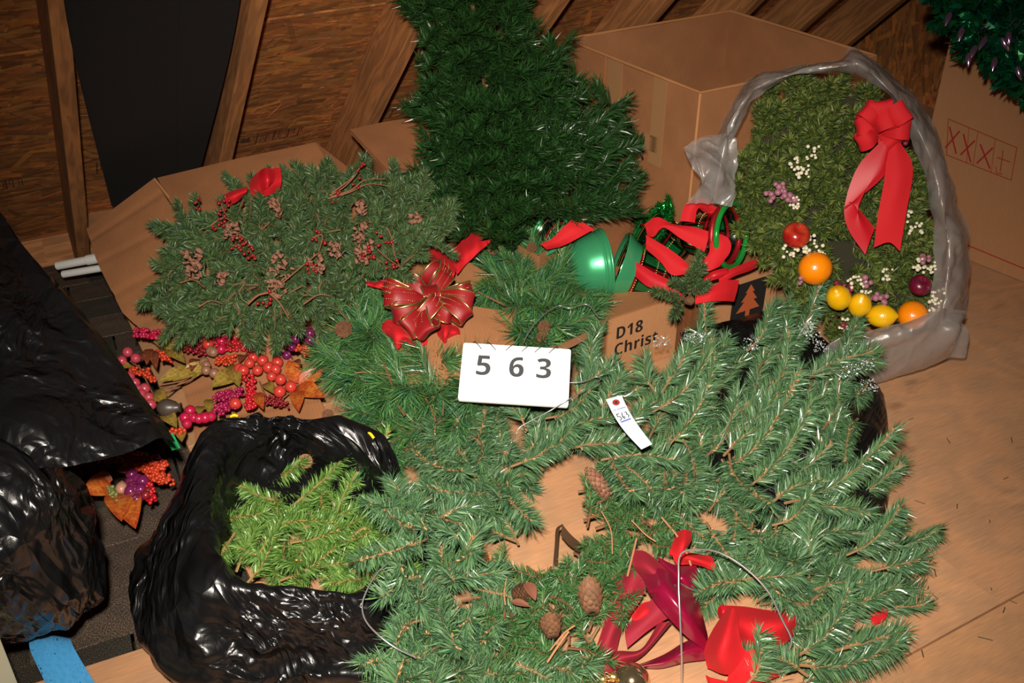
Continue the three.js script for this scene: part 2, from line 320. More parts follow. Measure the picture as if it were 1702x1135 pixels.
// ---------------------------------------------------------------- evergreen branches
function bladeList() { return { p: [], c: [] }; }
function blade(b, base, dir, len, wid, side, droop, col, tipCol) {
  const mid = base.clone().addScaledVector(dir, len * 0.55), tip = base.clone().addScaledVector(dir, len); mid.y += 0; tip.addScaledVector(droop, len);
  const s = side.clone().multiplyScalar(wid / 2), a = base.clone().sub(s), c = base.clone().add(s), d = mid.clone().sub(s), e = mid.clone().add(s);
  for (const q of [a, c, e, a, e, d, d, e, tip]) b.p.push(q.x, q.y, q.z);
  const m = col.map((x, i) => (x + tipCol[i]) / 2);
  for (const q of [col, col, m, col, m, m, m, m, tipCol]) b.c.push(...q);
}
function bladeGeo(b) { const g = new THREE.BufferGeometry(); g.setAttribute('position', new THREE.Float32BufferAttribute(b.p, 3)); g.setAttribute('color', new THREE.Float32BufferAttribute(b.c, 3)); g.computeVertexNormals(); return g; }
const leafy = (rough, o = {}) => new THREE.MeshPhysicalMaterial({ vertexColors: true, roughness: rough, side: THREE.DoubleSide, ...o });
const SPECIES = {
  spruce: { n: 3000, len: 0.037, w: 0.002, ang: 0.9, flat: 0.38, tidy: 1, cols: [[0.06, 0.135, 0.056], [0.09, 0.185, 0.082], [0.036, 0.09, 0.038], [0.145, 0.235, 0.13], [0.085, 0.17, 0.055], [0.045, 0.112, 0.054]], stem: [0.42, 0.23, 0.1], fluff: 1.15, big: 1, mat: leafy(0.27) },
  grass: { n: 2300, len: 0.026, w: 0.0021, ang: 0.95, flat: 0.75, cols: [[0.075, 0.165, 0.028], [0.105, 0.21, 0.038], [0.05, 0.115, 0.02], [0.14, 0.25, 0.06]], stem: [0.4, 0.26, 0.08], fluff: 1, mat: leafy(0.33) },
  longpine: { n: 1800, len: 0.062, w: 0.0016, ang: 0.75, flat: 0.7, cols: [[0.05, 0.14, 0.035], [0.075, 0.19, 0.045], [0.025, 0.12, 0.06], [0.1, 0.2, 0.06], [0.03, 0.1, 0.04]], stem: [0.2, 0.12, 0.05], fluff: 0.2, mat: leafy(0.35) },
  short: { n: 3400, len: 0.023, w: 0.002, ang: 0.8, flat: 0.85, cols: [[0.04, 0.085, 0.026], [0.065, 0.115, 0.034], [0.026, 0.06, 0.022], [0.095, 0.135, 0.05], [0.034, 0.075, 0.034]], stem: [0.2, 0.13, 0.05], fluff: 0.3, mat: leafy(0.42) },
  tree: { n: 1500, len: 0.042, w: 0.003, ang: 0.7, flat: 1, cols: [[0.012, 0.046, 0.008], [0.02, 0.065, 0.012], [0.007, 0.028, 0.005], [0.014, 0.05, 0.012]], stem: [0.03, 0.05, 0.02], fluff: 0, mat: leafy(0.36, { ior: 1.65 }) },
  cypress: { n: 1900, len: 0.027, w: 0.0034, ang: 0.9, flat: 1, cols: [[0.065, 0.1, 0.016], [0.1, 0.14, 0.024], [0.035, 0.06, 0.014], [0.16, 0.19, 0.04], [0.045, 0.075, 0.022]], stem: [0.12, 0.1, 0.03], fluff: 0, mat: leafy(0.5) },
  larch: { n: 2000, len: 0.025, w: 0.0016, ang: 0.95, flat: 1, cols: [[0.035, 0.11, 0.03], [0.055, 0.15, 0.04], [0.025, 0.08, 0.025], [0.075, 0.16, 0.055]], stem: [0.3, 0.12, 0.05], fluff: 0.3, mat: leafy(0.36) },
  foil: { n: 520, len: 0.034, w: 0.012, ang: 0.9, flat: 1, cols: [[0.004, 0.09, 0.045], [0.006, 0.13, 0.06], [0.003, 0.05, 0.03], [0.01, 0.12, 0.03]], stem: [0.01, 0.05, 0.03], fluff: 0, mat: leafy(0.22, { metalness: 0.6 }) },
  tinsel: { n: 2600, len: 0.018, w: 0.0016, ang: 1.35, flat: 1, cols: [[0.01, 0.24, 0.03], [0.02, 0.4, 0.05], [0.005, 0.12, 0.02]], stem: [0.01, 0.2, 0.03], fluff: 0, mat: leafy(0.16, { metalness: 0.8 }) },
};
const sprigCache = {};
const stemMats = {};
function sprig(kind, L, variant) {
  const bucket = [0.05, 0.075, 0.11, 0.15, 0.2, 0.27].reduce((a, b) => (Math.abs(b - L) < Math.abs(a - L) ? b : a)), key = kind + bucket + '_' + variant;
  if (sprigCache[key]) return sprigCache[key];
  const S = SPECIES[kind], n = Math.round(S.n * (bucket + 0.02)), bend = [rr(-0.5, 0.5), rr(-0.5, 0.5)], b = bladeList();
  const at = (y) => V(bend[0] * y * y / bucket, y, bend[1] * y * y / bucket);
  for (let k = 0; k < n; k++) {
    const t = Math.pow((k + rnd()) / n, 0.92), y = bucket * t, phi = k * 2.39996 + rr(-0.4, 0.4);
    const tipT = clamp((t - 0.86) / 0.14, 0, 1), ang = lerp(S.ang * (S.tidy ? rr(0.85, 1.1) : rr(0.75, 1.2)), S.ang * rr(0.1, 0.95), tipT);
    const side = V(Math.cos(phi), 0, Math.sin(phi) * S.flat).normalize(), dir = side.clone().multiplyScalar(Math.sin(ang)).add(V(0, Math.cos(ang), 0)).normalize();
    const c = S.cols[Math.floor(rnd() * S.cols.length)], f = rr(0.75, 1.25), col = c.map((x) => x * f), tip = col.map((x) => x * 1.25);
    const wdir = dir.clone().cross(V(rr(-1, 1), rr(-1, 1), rr(-1, 1))).normalize();
    blade(b, at(y), dir, S.len * rr(0.75, 1.15), S.w * rr(0.8, 1.25), wdir, V(rr(-0.12, 0.12), -0.05, rr(-0.12, 0.12)), col, tip);
  }
  const stem = bladeList();
  // stem: a slim five-sided tube with papery flecks
  const rings = 6, sides = 5, ring = (i) => { const y = bucket * i / rings * 0.98 - (i === 0 ? 0.02 : 0), c = at(y), r = lerp(0.0028, 0.0014, i / rings), o = []; for (let s = 0; s < sides; s++) o.push(c.clone().add(V(Math.cos(s / sides * 6.283) * r, 0, Math.sin(s / sides * 6.283) * r))); return o; };
  for (let i = 0; i < rings; i++) { const a = ring(i), e = ring(i + 1); for (let s = 0; s < sides; s++) { const s2 = (s + 1) % sides; for (const q of [a[s], e[s], e[s2], a[s], e[s2], a[s2]]) { stem.p.push(q.x, q.y, q.z); stem.c.push(...S.stem.map((x) => x * 0.6)); } } }
  for (let k = 0; k < 1100 * S.fluff * bucket; k++) { const y = bucket * rr(0.02, 1), d = V(rr(-1, 1), rr(0, 0.9), rr(-1, 1)).normalize(); const f = rr(0.7, 1.3); blade(stem, at(y), d, S.big ? rr(0.005, 0.011) : rr(0.004, 0.009), S.big ? 0.0026 : 0.0022, d.clone().cross(V(rr(-1, 1), rr(-1, 1), rr(-1, 1))).normalize(), V(0, 0, 0), S.stem.map((x) => x * f), S.stem.map((x) => x * f * 1.2)); }
  return (sprigCache[key] = { L: bucket, needles: bladeGeo(b), stem: bladeGeo(stem) });
}
const stemMat = new THREE.MeshStandardMaterial({ vertexColors: true, roughness: 0.8, side: THREE.DoubleSide });
function branch(parent, kind, base, tip, normal = UP, scaleN = 1) {
  const L = base.distanceTo(tip), s = sprig(kind, L, Math.floor(rnd() * 4)), y = tip.clone().sub(base).normalize();
  let x = y.clone().cross(normal); if (x.lengthSq() < 1e-4) x = y.clone().cross(V(1, 0, 0.3)); x.normalize(); if (rnd() < 0.5) x.negate();
  const z = x.clone().cross(y), m = shade(new THREE.Mesh(s.stem, stemMat)); m.name = 'branch';
  m.quaternion.setFromRotationMatrix(new THREE.Matrix4().makeBasis(x, y, z)); m.position.copy(base).sub(originOf(parent)); m.scale.set(scaleN, clamp(L / s.L, 0.75, 1.35), scaleN);
  const n = shade(new THREE.Mesh(s.needles, SPECIES[kind].mat)); n.name = kind === 'foil' ? 'foil_leaves' : kind === 'tinsel' ? 'tinsel_strands' : 'needles'; n.userData.kind = 'stuff'; m.add(n); parent.add(m);
  return m;
}
const jit = (v, s) => v.add(V(rr(-s, s), rr(-s, s), rr(-s, s)));
const viewN = (p) => EYE.clone().sub(p).normalize();

// cones
const coneMat = new THREE.MeshStandardMaterial({ vertexColors: true, roughness: 0.75, side: THREE.DoubleSide });
function coneGeo(L, R, col) {
  const b = bladeList(); const rows = 11;
  for (let r = 0; r < rows; r++) for (let k = 0; k < 9; k++) {
    const t = (r + 0.5) / rows, a = (k + (r % 2) * 0.5) / 9 * 6.283, rad = R * Math.pow(Math.sin(Math.PI * (0.12 + 0.86 * t)), 0.8), y = L * t;
    const out = V(Math.cos(a), 0, Math.sin(a)), base = out.clone().multiplyScalar(rad * 0.35).setY(y), d = out.clone().multiplyScalar(0.85).setY(0.5).normalize();
    const side = V(-Math.sin(a), 0, Math.cos(a)), f = rr(0.7, 1.2);
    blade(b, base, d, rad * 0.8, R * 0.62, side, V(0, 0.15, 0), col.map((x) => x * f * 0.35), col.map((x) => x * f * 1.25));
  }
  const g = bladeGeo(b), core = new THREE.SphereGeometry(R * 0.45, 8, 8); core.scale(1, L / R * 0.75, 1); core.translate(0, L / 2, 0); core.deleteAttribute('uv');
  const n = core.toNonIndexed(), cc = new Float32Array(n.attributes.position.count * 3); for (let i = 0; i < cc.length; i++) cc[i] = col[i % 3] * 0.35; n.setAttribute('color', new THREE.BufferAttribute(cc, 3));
  return mergeGeometries([g, n]);
}
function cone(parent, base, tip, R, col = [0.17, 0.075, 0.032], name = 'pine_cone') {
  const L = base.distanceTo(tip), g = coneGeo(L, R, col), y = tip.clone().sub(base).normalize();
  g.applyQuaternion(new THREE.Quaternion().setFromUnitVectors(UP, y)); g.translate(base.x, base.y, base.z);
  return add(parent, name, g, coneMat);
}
const ballGeo = (p, r, seg = 12) => { const g = new THREE.SphereGeometry(r, seg, Math.max(6, seg - 4)); g.rotateX(rr(0, 6)); g.rotateZ(rr(0, 6)); g.translate(p.x, p.y, p.z); return g; };
function leafGeo(base, tip, width, normal, curl = 0.12, fold = 0.25) {       // pointed oval leaf folded along its midrib
  const L = base.distanceTo(tip), y = tip.clone().sub(base).normalize(), x = y.clone().cross(normal).normalize(), z = x.clone().cross(y);
  const rows = [-1, -0.55, 0, 0.55, 1].map((s) => { const row = []; for (let k = 0; k <= 8; k++) { const t = k / 8, w = width / 2 * Math.pow(Math.sin(Math.PI * Math.pow(t, 0.75)), 0.85) + 0.0006; row.push(base.clone().addScaledVector(y, L * t).addScaledVector(x, s * w).addScaledVector(z, Math.abs(s) * w * fold + curl * L * Math.sin(t * 3.1) * 0.6)); } return row; });
  return sheet(rows, { nu: 10, nv: 6, thick: 0.0008, unit: true });
}

// ---------------------------------------------------------------- cartons
const flat = (rows, thick = 0.005, n = 2) => sheet(rows, { nu: n, nv: n, thick, sharp: true });
function tapeStrip(parent, pts) { return add(parent, 'packing_tape', flat(pts, 0.0012), tapeMat); }
// the large open carton at the back
{
  const h = 0.6, A = G(940, 65, h), B = G(1164, 155, h), C = G(1215, 18, h), Dd = A.clone().add(B).add(C).multiplyScalar(0); Dd.copy(B).add(C).sub(A);
  const t = thing('cardboard_carton', 'large tall empty cardboard carton with open top behind the bagged fruit wreath', 'box', V((A.x + Dd.x) / 2, 0, (A.z + Dd.z) / 2));
  const wall = (p, q, mat = cardMat) => { const f = (a, y) => V(a.x, y, a.z); add(t, 'carton_wall', sheet([[p, p.clone().lerp(q, 0.5).add(V(0, -0.004, 0)), q], [f(p, 0.27), f(p.clone().lerp(q, 0.5), 0.27), f(q, 0.27)], [f(p, 0.004), f(p.clone().lerp(q, 0.5), 0.004), f(q, 0.004)]], { nu: 8, nv: 8, thick: 0.006 }), mat); };
  wall(A, B); wall(B, Dd); wall(Dd, C); wall(C, A);
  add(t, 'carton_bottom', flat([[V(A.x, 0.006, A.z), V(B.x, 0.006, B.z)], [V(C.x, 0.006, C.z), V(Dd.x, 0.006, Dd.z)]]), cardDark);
  for (const [p, q] of [[A, B], [B, Dd], [Dd, C], [C, A]]) add(t, 'rim_edge', flat([[p.clone().add(V(0, 0.001, 0)).addScaledVector(V(A.x + Dd.x, 0, A.z + Dd.z).multiplyScalar(0.5).setY(h).sub(p).setY(0).normalize(), 0.004), q.clone().add(V(0, 0.001, 0)).addScaledVector(V(A.x + Dd.x, 0, A.z + Dd.z).multiplyScalar(0.5).setY(h).sub(q).setY(0).normalize(), 0.004)], [p.clone().add(V(0, 0.001, 0)), q.clone().add(V(0, 0.001, 0))]], 0.006), cardEdge);
  add(t, 'corner_crease', tube([B.clone().setY(h), B.clone().setY(0.3), B.clone().setY(0.01)], 0.0045, 4, 6), cardEdge);
  const out = B.clone().sub(A).cross(UP).normalize(), on = (f, y) => A.clone().lerp(B, f).setY(y).addScaledVector(out, out.dot(EYE.clone().sub(A)) > 0 ? 0.0042 : -0.0042);
  for (const [f0, f1, y0] of [[0.15, 0.23, 0.36], [0.36, 0.47, 0.3], [0.7, 0.79, 0.36]]) tapeStrip(t, [[on(f0, h - 0.002), on(f1, h - 0.002)], [on(f0, y0), on(f1, y0)]]);
  tapeStrip(t, [[on(0.36, 0.425), on(0.76, 0.44)], [on(0.36, 0.38), on(0.76, 0.395)]]);
  add(t, 'fold_flap', flat([[on(0.02, h - 0.001), on(0.34, h - 0.001)], [on(0.2, 0.45), on(0.34, 0.4)]], 0.004), cardMat);
}
// the carton that the green tree stands in
{
  const h = 0.26, A = G(703, 330, h), B = G(895, 425, h), C = G(1050, 335, h), E0 = A.clone().add(C).sub(B);
  const t = thing('cardboard_carton', 'low open cardboard carton holding the upright dark green tree', 'box', V((A.x + C.x) / 2, 0, (A.z + C.z) / 2));
  const f = (a, y) => V(a.x, y, a.z), wall = (p, q) => add(t, 'carton_wall', flat([[p, q], [f(p, 0.004), f(q, 0.004)]], 0.006, 3), cardMat);
  wall(A, B); wall(B, C); wall(C, E0); wall(E0, A);
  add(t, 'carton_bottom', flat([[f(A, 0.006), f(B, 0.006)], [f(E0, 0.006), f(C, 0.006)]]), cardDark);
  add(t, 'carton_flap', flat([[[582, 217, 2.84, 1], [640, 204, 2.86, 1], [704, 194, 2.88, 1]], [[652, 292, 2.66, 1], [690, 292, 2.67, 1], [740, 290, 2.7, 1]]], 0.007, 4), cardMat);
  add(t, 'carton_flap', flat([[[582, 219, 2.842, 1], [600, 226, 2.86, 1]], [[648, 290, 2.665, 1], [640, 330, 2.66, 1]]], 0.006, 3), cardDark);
  tapeStrip(t, [[[684, 198, 2.862, 1], [700, 195, 2.866, 1]], [[684, 209, 2.84, 1], [700, 208, 2.845, 1]]]);
  add(t, 'carton_flap', flat([[C, C.clone().lerp(B, 0.62)], [G(1062, 300, h - 0.02), G(985, 350, h - 0.03)]], 0.005, 3), cardMat);
}
// the carton with folded-out flaps under the twig garland
{
  const t = thing('cardboard_carton', 'wide cardboard carton with flaps folded outward under the twig and berry garland', 'box', G(430, 480, 0));
  const line = (u) => Math.pow(Math.abs(Math.sin(u)), 30);
  add(t, 'carton_flap', sheet([[[262, 297, 2.66, 1], [395, 265, 2.67, 1], [525, 238, 2.68, 1]], [[300, 364, 2.52, 1], [430, 335, 2.53, 1], [562, 300, 2.55, 1]]], { nu: 12, nv: 6, thick: 0.006, sharp: true }), cardMat);
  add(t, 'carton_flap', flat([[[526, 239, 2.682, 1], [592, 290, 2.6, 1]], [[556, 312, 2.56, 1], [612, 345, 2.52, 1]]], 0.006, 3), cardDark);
  // left flap with creases that follow its outer edge
  add(t, 'carton_flap', sheet([[[145, 381, 2.72, 1], [256, 298, 2.65, 1]], [[163, 437, 2.66, 1], [302, 368, 2.56, 1]], [[205, 520, 2.58, 1], [345, 445, 2.48, 1]], [[290, 600, 2.5, 1], [430, 530, 2.42, 1]], [[318, 690, 2.4, 1], [520, 640, 2.34, 1]], [[330, 760, 2.3, 1], [560, 720, 2.24, 1]]],
    { nu: 10, nv: 90, thick: 0.006, sharp: true, move: (p, u, v) => -0.004 * line(v * 24) }), cardMat);
  add(t, 'flap_edge', tube([[257, 298, 2.645, 1], [282, 330, 2.59, 1], [303, 366, 2.545, 1]], 0.0045, 8, 5), cardEdge);
  // box walls under the pile
  const f = (p) => V(p.x, 0.004, p.z), a = D(302, 372, 2.54), b = D(560, 306, 2.57), c = D(835, 470, 2.46), e = D(520, 640, 2.36);
  add(t, 'carton_wall', flat([[a, b], [f(a), f(b)]], 0.006, 3), cardMat); add(t, 'carton_wall', flat([[b, c], [f(b), f(c)]], 0.006, 3), cardMat);
  add(t, 'carton_wall', flat([[[600, 600, 2.3, 1], [720, 500, 2.32, 1], [850, 520, 2.34, 1]], [[600, 660, 2.2, 1], [730, 640, 2.2, 1], [860, 640, 2.2, 1]]], 0.006, 6), cardMat);
}
// the printed carton with the black tree emblem
function cardCanvas(w, h, draw) {
  return canvasTex(w, h, (c) => {
    c.fillStyle = '#b88256'; c.fillRect(0, 0, w, h);
    for (let k = 0; k < 2600; k++) { c.fillStyle = `rgba(${rnd() < 0.5 ? '255,220,170' : '70,40,20'},${rr(0.01, 0.06)})`; c.fillRect(rr(0, w), rr(0, h), rr(1, 3), rr(6, 70)); }
    draw(c);
  });
}
{
  const h = 0.17, A = G(1011, 532, h), B = G(1296, 440, h), x = B.clone().sub(A).setY(0), W = x.length(); x.normalize();
  let back = V(x.z, 0, -x.x); if (back.z > 0) back.negate();
  const dep = 0.34, t = thing('cardboard_carton', 'printed cardboard carton with black tree emblem beneath the green plaid bells', 'box', V(A.x, 0, A.z).addScaledVector(x, W / 2).addScaledVector(back, dep / 2));
  const face = cardCanvas(1024, Math.round(1024 * h / W), (c) => {
    const H = 1024 * h / W;
    c.fillStyle = '#17120f'; c.font = 'bold 88px sans-serif'; c.fillText('D18', 40, 116); c.fillText('Christ', 36, 206);
    c.fillStyle = 'rgba(96,52,20,0.85)'; c.fillRect(400, 0, 130, H); c.fillStyle = 'rgba(150,90,40,0.4)'; for (let k = 0; k < 40; k++) c.fillRect(rr(400, 525), 0, 2, H * rr(0.3, 1));
    c.fillStyle = '#14110f'; c.beginPath(); c.roundRect(735, 36, 215, 225, 26); c.fill();
    c.fillStyle = '#b4562a'; c.beginPath();
    const T = [[0, -92], [30, -48], [16, -48], [52, 0], [30, 0], [76, 56], [14, 56], [14, 88], [-14, 88], [-14, 56], [-76, 56], [-30, 0], [-52, 0], [-16, -48], [-30, -48]];
    T.forEach(([a, b], i) => (i ? c.lineTo(845 + a, 148 + b) : c.moveTo(845 + a, 148 + b))); c.fill();
  });
  const q = (a, y, d) => V(A.x, y, A.z).addScaledVector(x, a).addScaledVector(back, d);
  add(t, 'carton_front', sheet([[q(0, h, 0), q(W, h, 0)], [q(0, 0.003, 0), q(W, 0.003, 0)]], { nu: 2, nv: 2, thick: 0.006, sharp: true, unit: true }), new THREE.MeshStandardMaterial({ map: face, roughness: 0.8 }), 'printed front with black lettering and orange tree on black');
  add(t, 'carton_wall', flat([[q(0, h, 0), q(0, h, dep)], [q(0, 0.003, 0), q(0, 0.003, dep)]]), cardMat);
  add(t, 'carton_wall', flat([[q(W, h, 0), q(W, h, dep)], [q(W, 0.003, 0), q(W, 0.003, dep)]]), cardMat);
  add(t, 'carton_wall', flat([[q(0, h, dep), q(W, h, dep)], [q(0, 0.003, dep), q(W, 0.003, dep)]]), cardMat);
  add(t, 'carton_flap', flat([[q(-0.03, h - 0.03, 0.0), q(0.002, h + 0.002, -0.002)], [q(-0.05, h - 0.04, 0.13), q(-0.01, h + 0.003, 0.13)]], 0.005), cardMat);
  add(t, 'carton_flap', flat([[q(0, h + 0.003, 0), q(W, h + 0.003, 0)], [q(0, h + 0.003, dep / 2 - 0.004), q(W, h + 0.003, dep / 2 - 0.004)]]), cardMat);
  add(t, 'carton_flap', flat([[q(0, h + 0.003, dep / 2 + 0.004), q(W, h + 0.003, dep / 2 + 0.004)], [q(0, h + 0.003, dep), q(W, h + 0.003, dep)]]), cardMat);
}
// the printed carton at the right edge
{
  const K = G(1506, 391, 0), x = G(1702, 469, 0).sub(K).normalize(), H = 0.68, W = 0.62, dep = 0.5; let back = V(x.z, 0, -x.x); if (back.z > 0) back.negate();
  const t = thing('cardboard_carton', 'cardboard carton with red crossed-out handling symbols under the green foil garland', 'box', K.clone().addScaledVector(x, W / 2).addScaledVector(back, dep / 2));
  const inv = (px, py) => { const n = back.clone(), p = onPlane(px, py, K, n).sub(K); return [p.dot(x) / W * 1024, (1 - p.y / H) * 1024]; };
  const face = canvasTex(1024, 1024, (c) => {
    c.fillStyle = '#a5744d'; c.fillRect(0, 0, 1024, 1024);
    for (let k = 0; k < 2500; k++) { c.fillStyle = `rgba(${rnd() < 0.5 ? '255,220,170' : '70,40,20'},${rr(0.01, 0.05)})`; c.fillRect(rr(0, 1024), rr(0, 1024), rr(1, 3), rr(10, 110)); }
    const ln = (w, ...pts) => { c.lineWidth = w; c.beginPath(); pts.forEach((p, i) => { const [a, b] = inv(...p); i ? c.lineTo(a, b) : c.moveTo(a, b); }); c.stroke(); };
    c.strokeStyle = 'rgba(140,30,26,0.75)';
    ln(4, [1577, 198], [1691, 246], [1681, 300], [1574, 258], [1577, 198]);
    ln(3, [1611, 213], [1607, 272]); ln(3, [1626, 219], [1618, 276]); ln(3, [1655, 231], [1648, 287]);
    c.strokeStyle = 'rgba(150,26,24,0.95)';
    for (const d of [[1572, 246, 1596, 218, 1579, 211, 1590, 256], [1597, 258, 1621, 234, 1602, 223, 1614, 270], [1624, 272, 1651, 246, 1630, 240, 1646, 281]]) { ln(8, [d[0], d[1]], [d[2], d[3]]); ln(8, [d[4], d[5]], [d[6], d[7]]); }
    c.strokeStyle = 'rgba(140,30,26,0.7)'; ln(5, [1668, 250], [1663, 286]); ln(5, [1658, 262], [1680, 270]); ln(4, [1656, 278], [1657, 288], [1667, 290]);
    c.strokeStyle = 'rgba(150,24,22,0.95)'; ln(5, [1600, 405], [1702, 447], [1790, 483]);
  });
  const q = (a, y, d) => K.clone().setY(y).addScaledVector(x, a).addScaledVector(back, d);
  add(t, 'carton_front', sheet([[q(0, H, 0), q(W, H, 0)], [q(0, 0.003, 0), q(W, 0.003, 0)]], { nu: 4, nv: 4, thick: 0.006, sharp: true, unit: true }), new THREE.MeshStandardMaterial({ map: face, roughness: 0.8 }), 'printed front with red crossed-out symbols');
  for (const [a, b] of [[[0, 0], [0, dep]], [[0, dep], [W, dep]], [[W, dep], [W, 0]]]) add(t, 'carton_wall', flat([[q(a[0], H, a[1]), q(b[0], H, b[1])], [q(a[0], 0.003, a[1]), q(b[0], 0.003, b[1])]]), cardMat);
  add(t, 'carton_flap', flat([[q(0, H, 0), q(W, H, 0)], [q(0, H, dep), q(W, H, dep)]]), cardMat);
  const f = thing('foil_garland', 'dark green metallic foil garland heaped over the carton at right', 'garland', q(0.3, H, 0.2));
  for (const [px, py] of spread([[1545, 0], [1560, 60], [1600, 95], [1640, 105], [1660, 150], [1702, 175], [1790, 190], [1790, -90], [1560, -90]], 110)) {
    const p = D(px, py, rr(2.45, 2.62)), dir = V((px - 1680) / 200, -(py + 20) / 240, 0.35); jit(dir, 0.5).normalize();
    branch(f, 'foil', p.clone().addScaledVector(dir, -0.075), p, viewN(p));
  }
  for (let k = 0; k < 9; k++) { const p = D(...[[1600, 45], [1622, 75], [1640, 60], [1665, 62], [1676, 52], [1610, 88], [1655, 95], [1690, 110], [1580, 20]][k], 2.42); add(f, 'foil_leaf', leafGeo(p, p.clone().add(V(rr(-0.02, 0.02), -0.03, 0.015)), 0.012, viewN(p)), violetFoil); }
}


// ---------------------------------------------------------------- pipes, plate things, boards
const pipeMat = std(0.75, 0.75, 0.72, 0.4);
function pipe(label, a, b, r, notch) {
  const A = P(a), B = P(b), c = A.clone().lerp(B, 0.5), t = thing('plastic_pipe', label, 'pipe', c), d = B.clone().sub(A), L = d.length(); d.normalize();
  const q = new THREE.Quaternion().setFromUnitVectors(UP, d), prof = [[r * 0.8, 0], [r, 0.002], [r, L], [r * 0.8, L], [r * 0.8, 0]].map((p) => new THREE.Vector2(...p));
  const g = new THREE.LatheGeometry(prof, 20); g.applyQuaternion(q); g.translate(A.x, A.y, A.z); add(t, 'tube', g, pipeMat);
  if (notch) { const k = new THREE.LatheGeometry([[r, 0], [r * 1.22, 0.003], [r * 1.22, 0.06], [r, 0.063]].map((p) => new THREE.Vector2(...p)), 20); k.applyQuaternion(q); const o = A.clone().addScaledVector(d, L * 0.52); k.translate(o.x, o.y, o.z); add(t, 'coupling', k, pipeMat); }
}
pipe('upper white plastic pipe with coupling on the left plate board', [94, 442, 3.12, 1], [190, 424, 3.1, 1], 0.013, true);
pipe('lower white plastic pipe lying below the coupled one at left', [104, 456, 3.07, 1], [195, 441, 3.05, 1], 0.011, false);
const slabThing = (name, label, cat, quad, thick, mat, bevel) => {
  const [a, b, c] = quad.map(P), x = b.clone().sub(a), y0 = c.clone().sub(a), W = x.length(); x.normalize(); const y = y0.addScaledVector(x, -y0.dot(x)), L = y.length(); y.normalize(); const z = x.clone().cross(y);
  let o0 = a; if (z.y < 0) { z.negate(); o0 = b; x.negate(); }
  const g = new RoundedBoxGeometry(W, L, thick, 3, bevel); boxUV(g); g.translate(W / 2, L / 2, -thick / 2);
  g.applyMatrix4(new THREE.Matrix4().makeBasis(x, y, z).setPosition(o0)); return single(name, label, cat, o0.clone().addScaledVector(x, W / 2).addScaledVector(y, L / 2).addScaledVector(z, -thick), g, mat);
};
const scuff = dataTex(256, (u, v) => { const n = fb(u * 40, v * 16, 3, 4), s = n > 0.3 ? 0.55 : 1 + n * 0.15; return [70 * s, 150 * s, 205 * s]; }, true, 1 / 0.25, 1 / 0.25);
single('blue_board', 'scuffed light blue board with rounded end on the floor at bottom left', 'board', G(110, 1150, 0.05), sheet([[[66, 1076, 0.105], [86, 1074, 0.108], [108, 1078, 0.105]], [[54, 1082, 0.118], [86, 1081, 0.122], [119, 1085, 0.118]], [[78, 1135, 0.12], [114, 1135, 0.124], [150, 1135, 0.12]], [[132, 1250, 0.12], [176, 1250, 0.124], [220, 1250, 0.12]]], { nu: 10, nv: 20, thick: 0.035 }), new THREE.MeshStandardMaterial({ map: scuff, roughness: 0.5 }));
slabThing('cream_board', 'pale cream painted board at the bottom left corner', 'board', [[-140, 1052, 0.27], [0, 1052, 0.27], [-50, 1260, 0.27]], 0.26, std(0.72, 0.66, 0.42, 0.5), 0.006);

// ---------------------------------------------------------------- black bags
const ridged = (p, s, z) => { const n = noise.noise(p.x * s + z, p.y * s * 0.7 + z * 2, p.z * s); return 1 - Math.abs(n) * 2; };
const tri = (x) => Math.abs(x - Math.floor(x) - 0.5) * 2;
const dirs = []; { let z = 7; const r = () => { z = (z * 16807) % 2147483647; return z / 2147483647 - 0.5; }; for (let k = 0; k < 18; k++) dirs.push(V(r(), r(), r()).normalize().multiplyScalar(0.8 + r() * 0.6)); }
const crumple = (p, s, o, n) => { let h = 0; for (let k = 0; k < n; k++) h += tri(p.dot(dirs[o + k]) * s + k * 0.37); return h / n; };        // flat facets meeting in sharp creases
const creases = (p, a) => {
  const w = 0.05, q = V(p.x + w * noise.noise(p.x * 9, p.y * 9, 3), p.y + w * noise.noise(p.z * 9, p.y * 9, 9), p.z + w * noise.noise(p.x * 9, p.z * 9, 6)), where = clamp(noise.noise(p.x * 5 + 3, p.y * 5, p.z * 5) * 1.2 + 0.9, 0.45, 1.5);
  return a * (noise.noise(p.x * 4, p.y * 3, p.z * 4) * 0.012 + (crumple(q, 4.5, 0, 3) - 0.5) * 0.022 + where * ((crumple(q, 9, 3, 3) - 0.5) * 0.018 + (crumple(q, 19, 6, 3) - 0.5) * 0.012 + (crumple(q, 38, 9, 4) - 0.5) * 0.008));
};
function bagLoop(rim, fns, o) { return sheet(fns.map((f) => rim.map((p, i) => f(p, i))), o); }
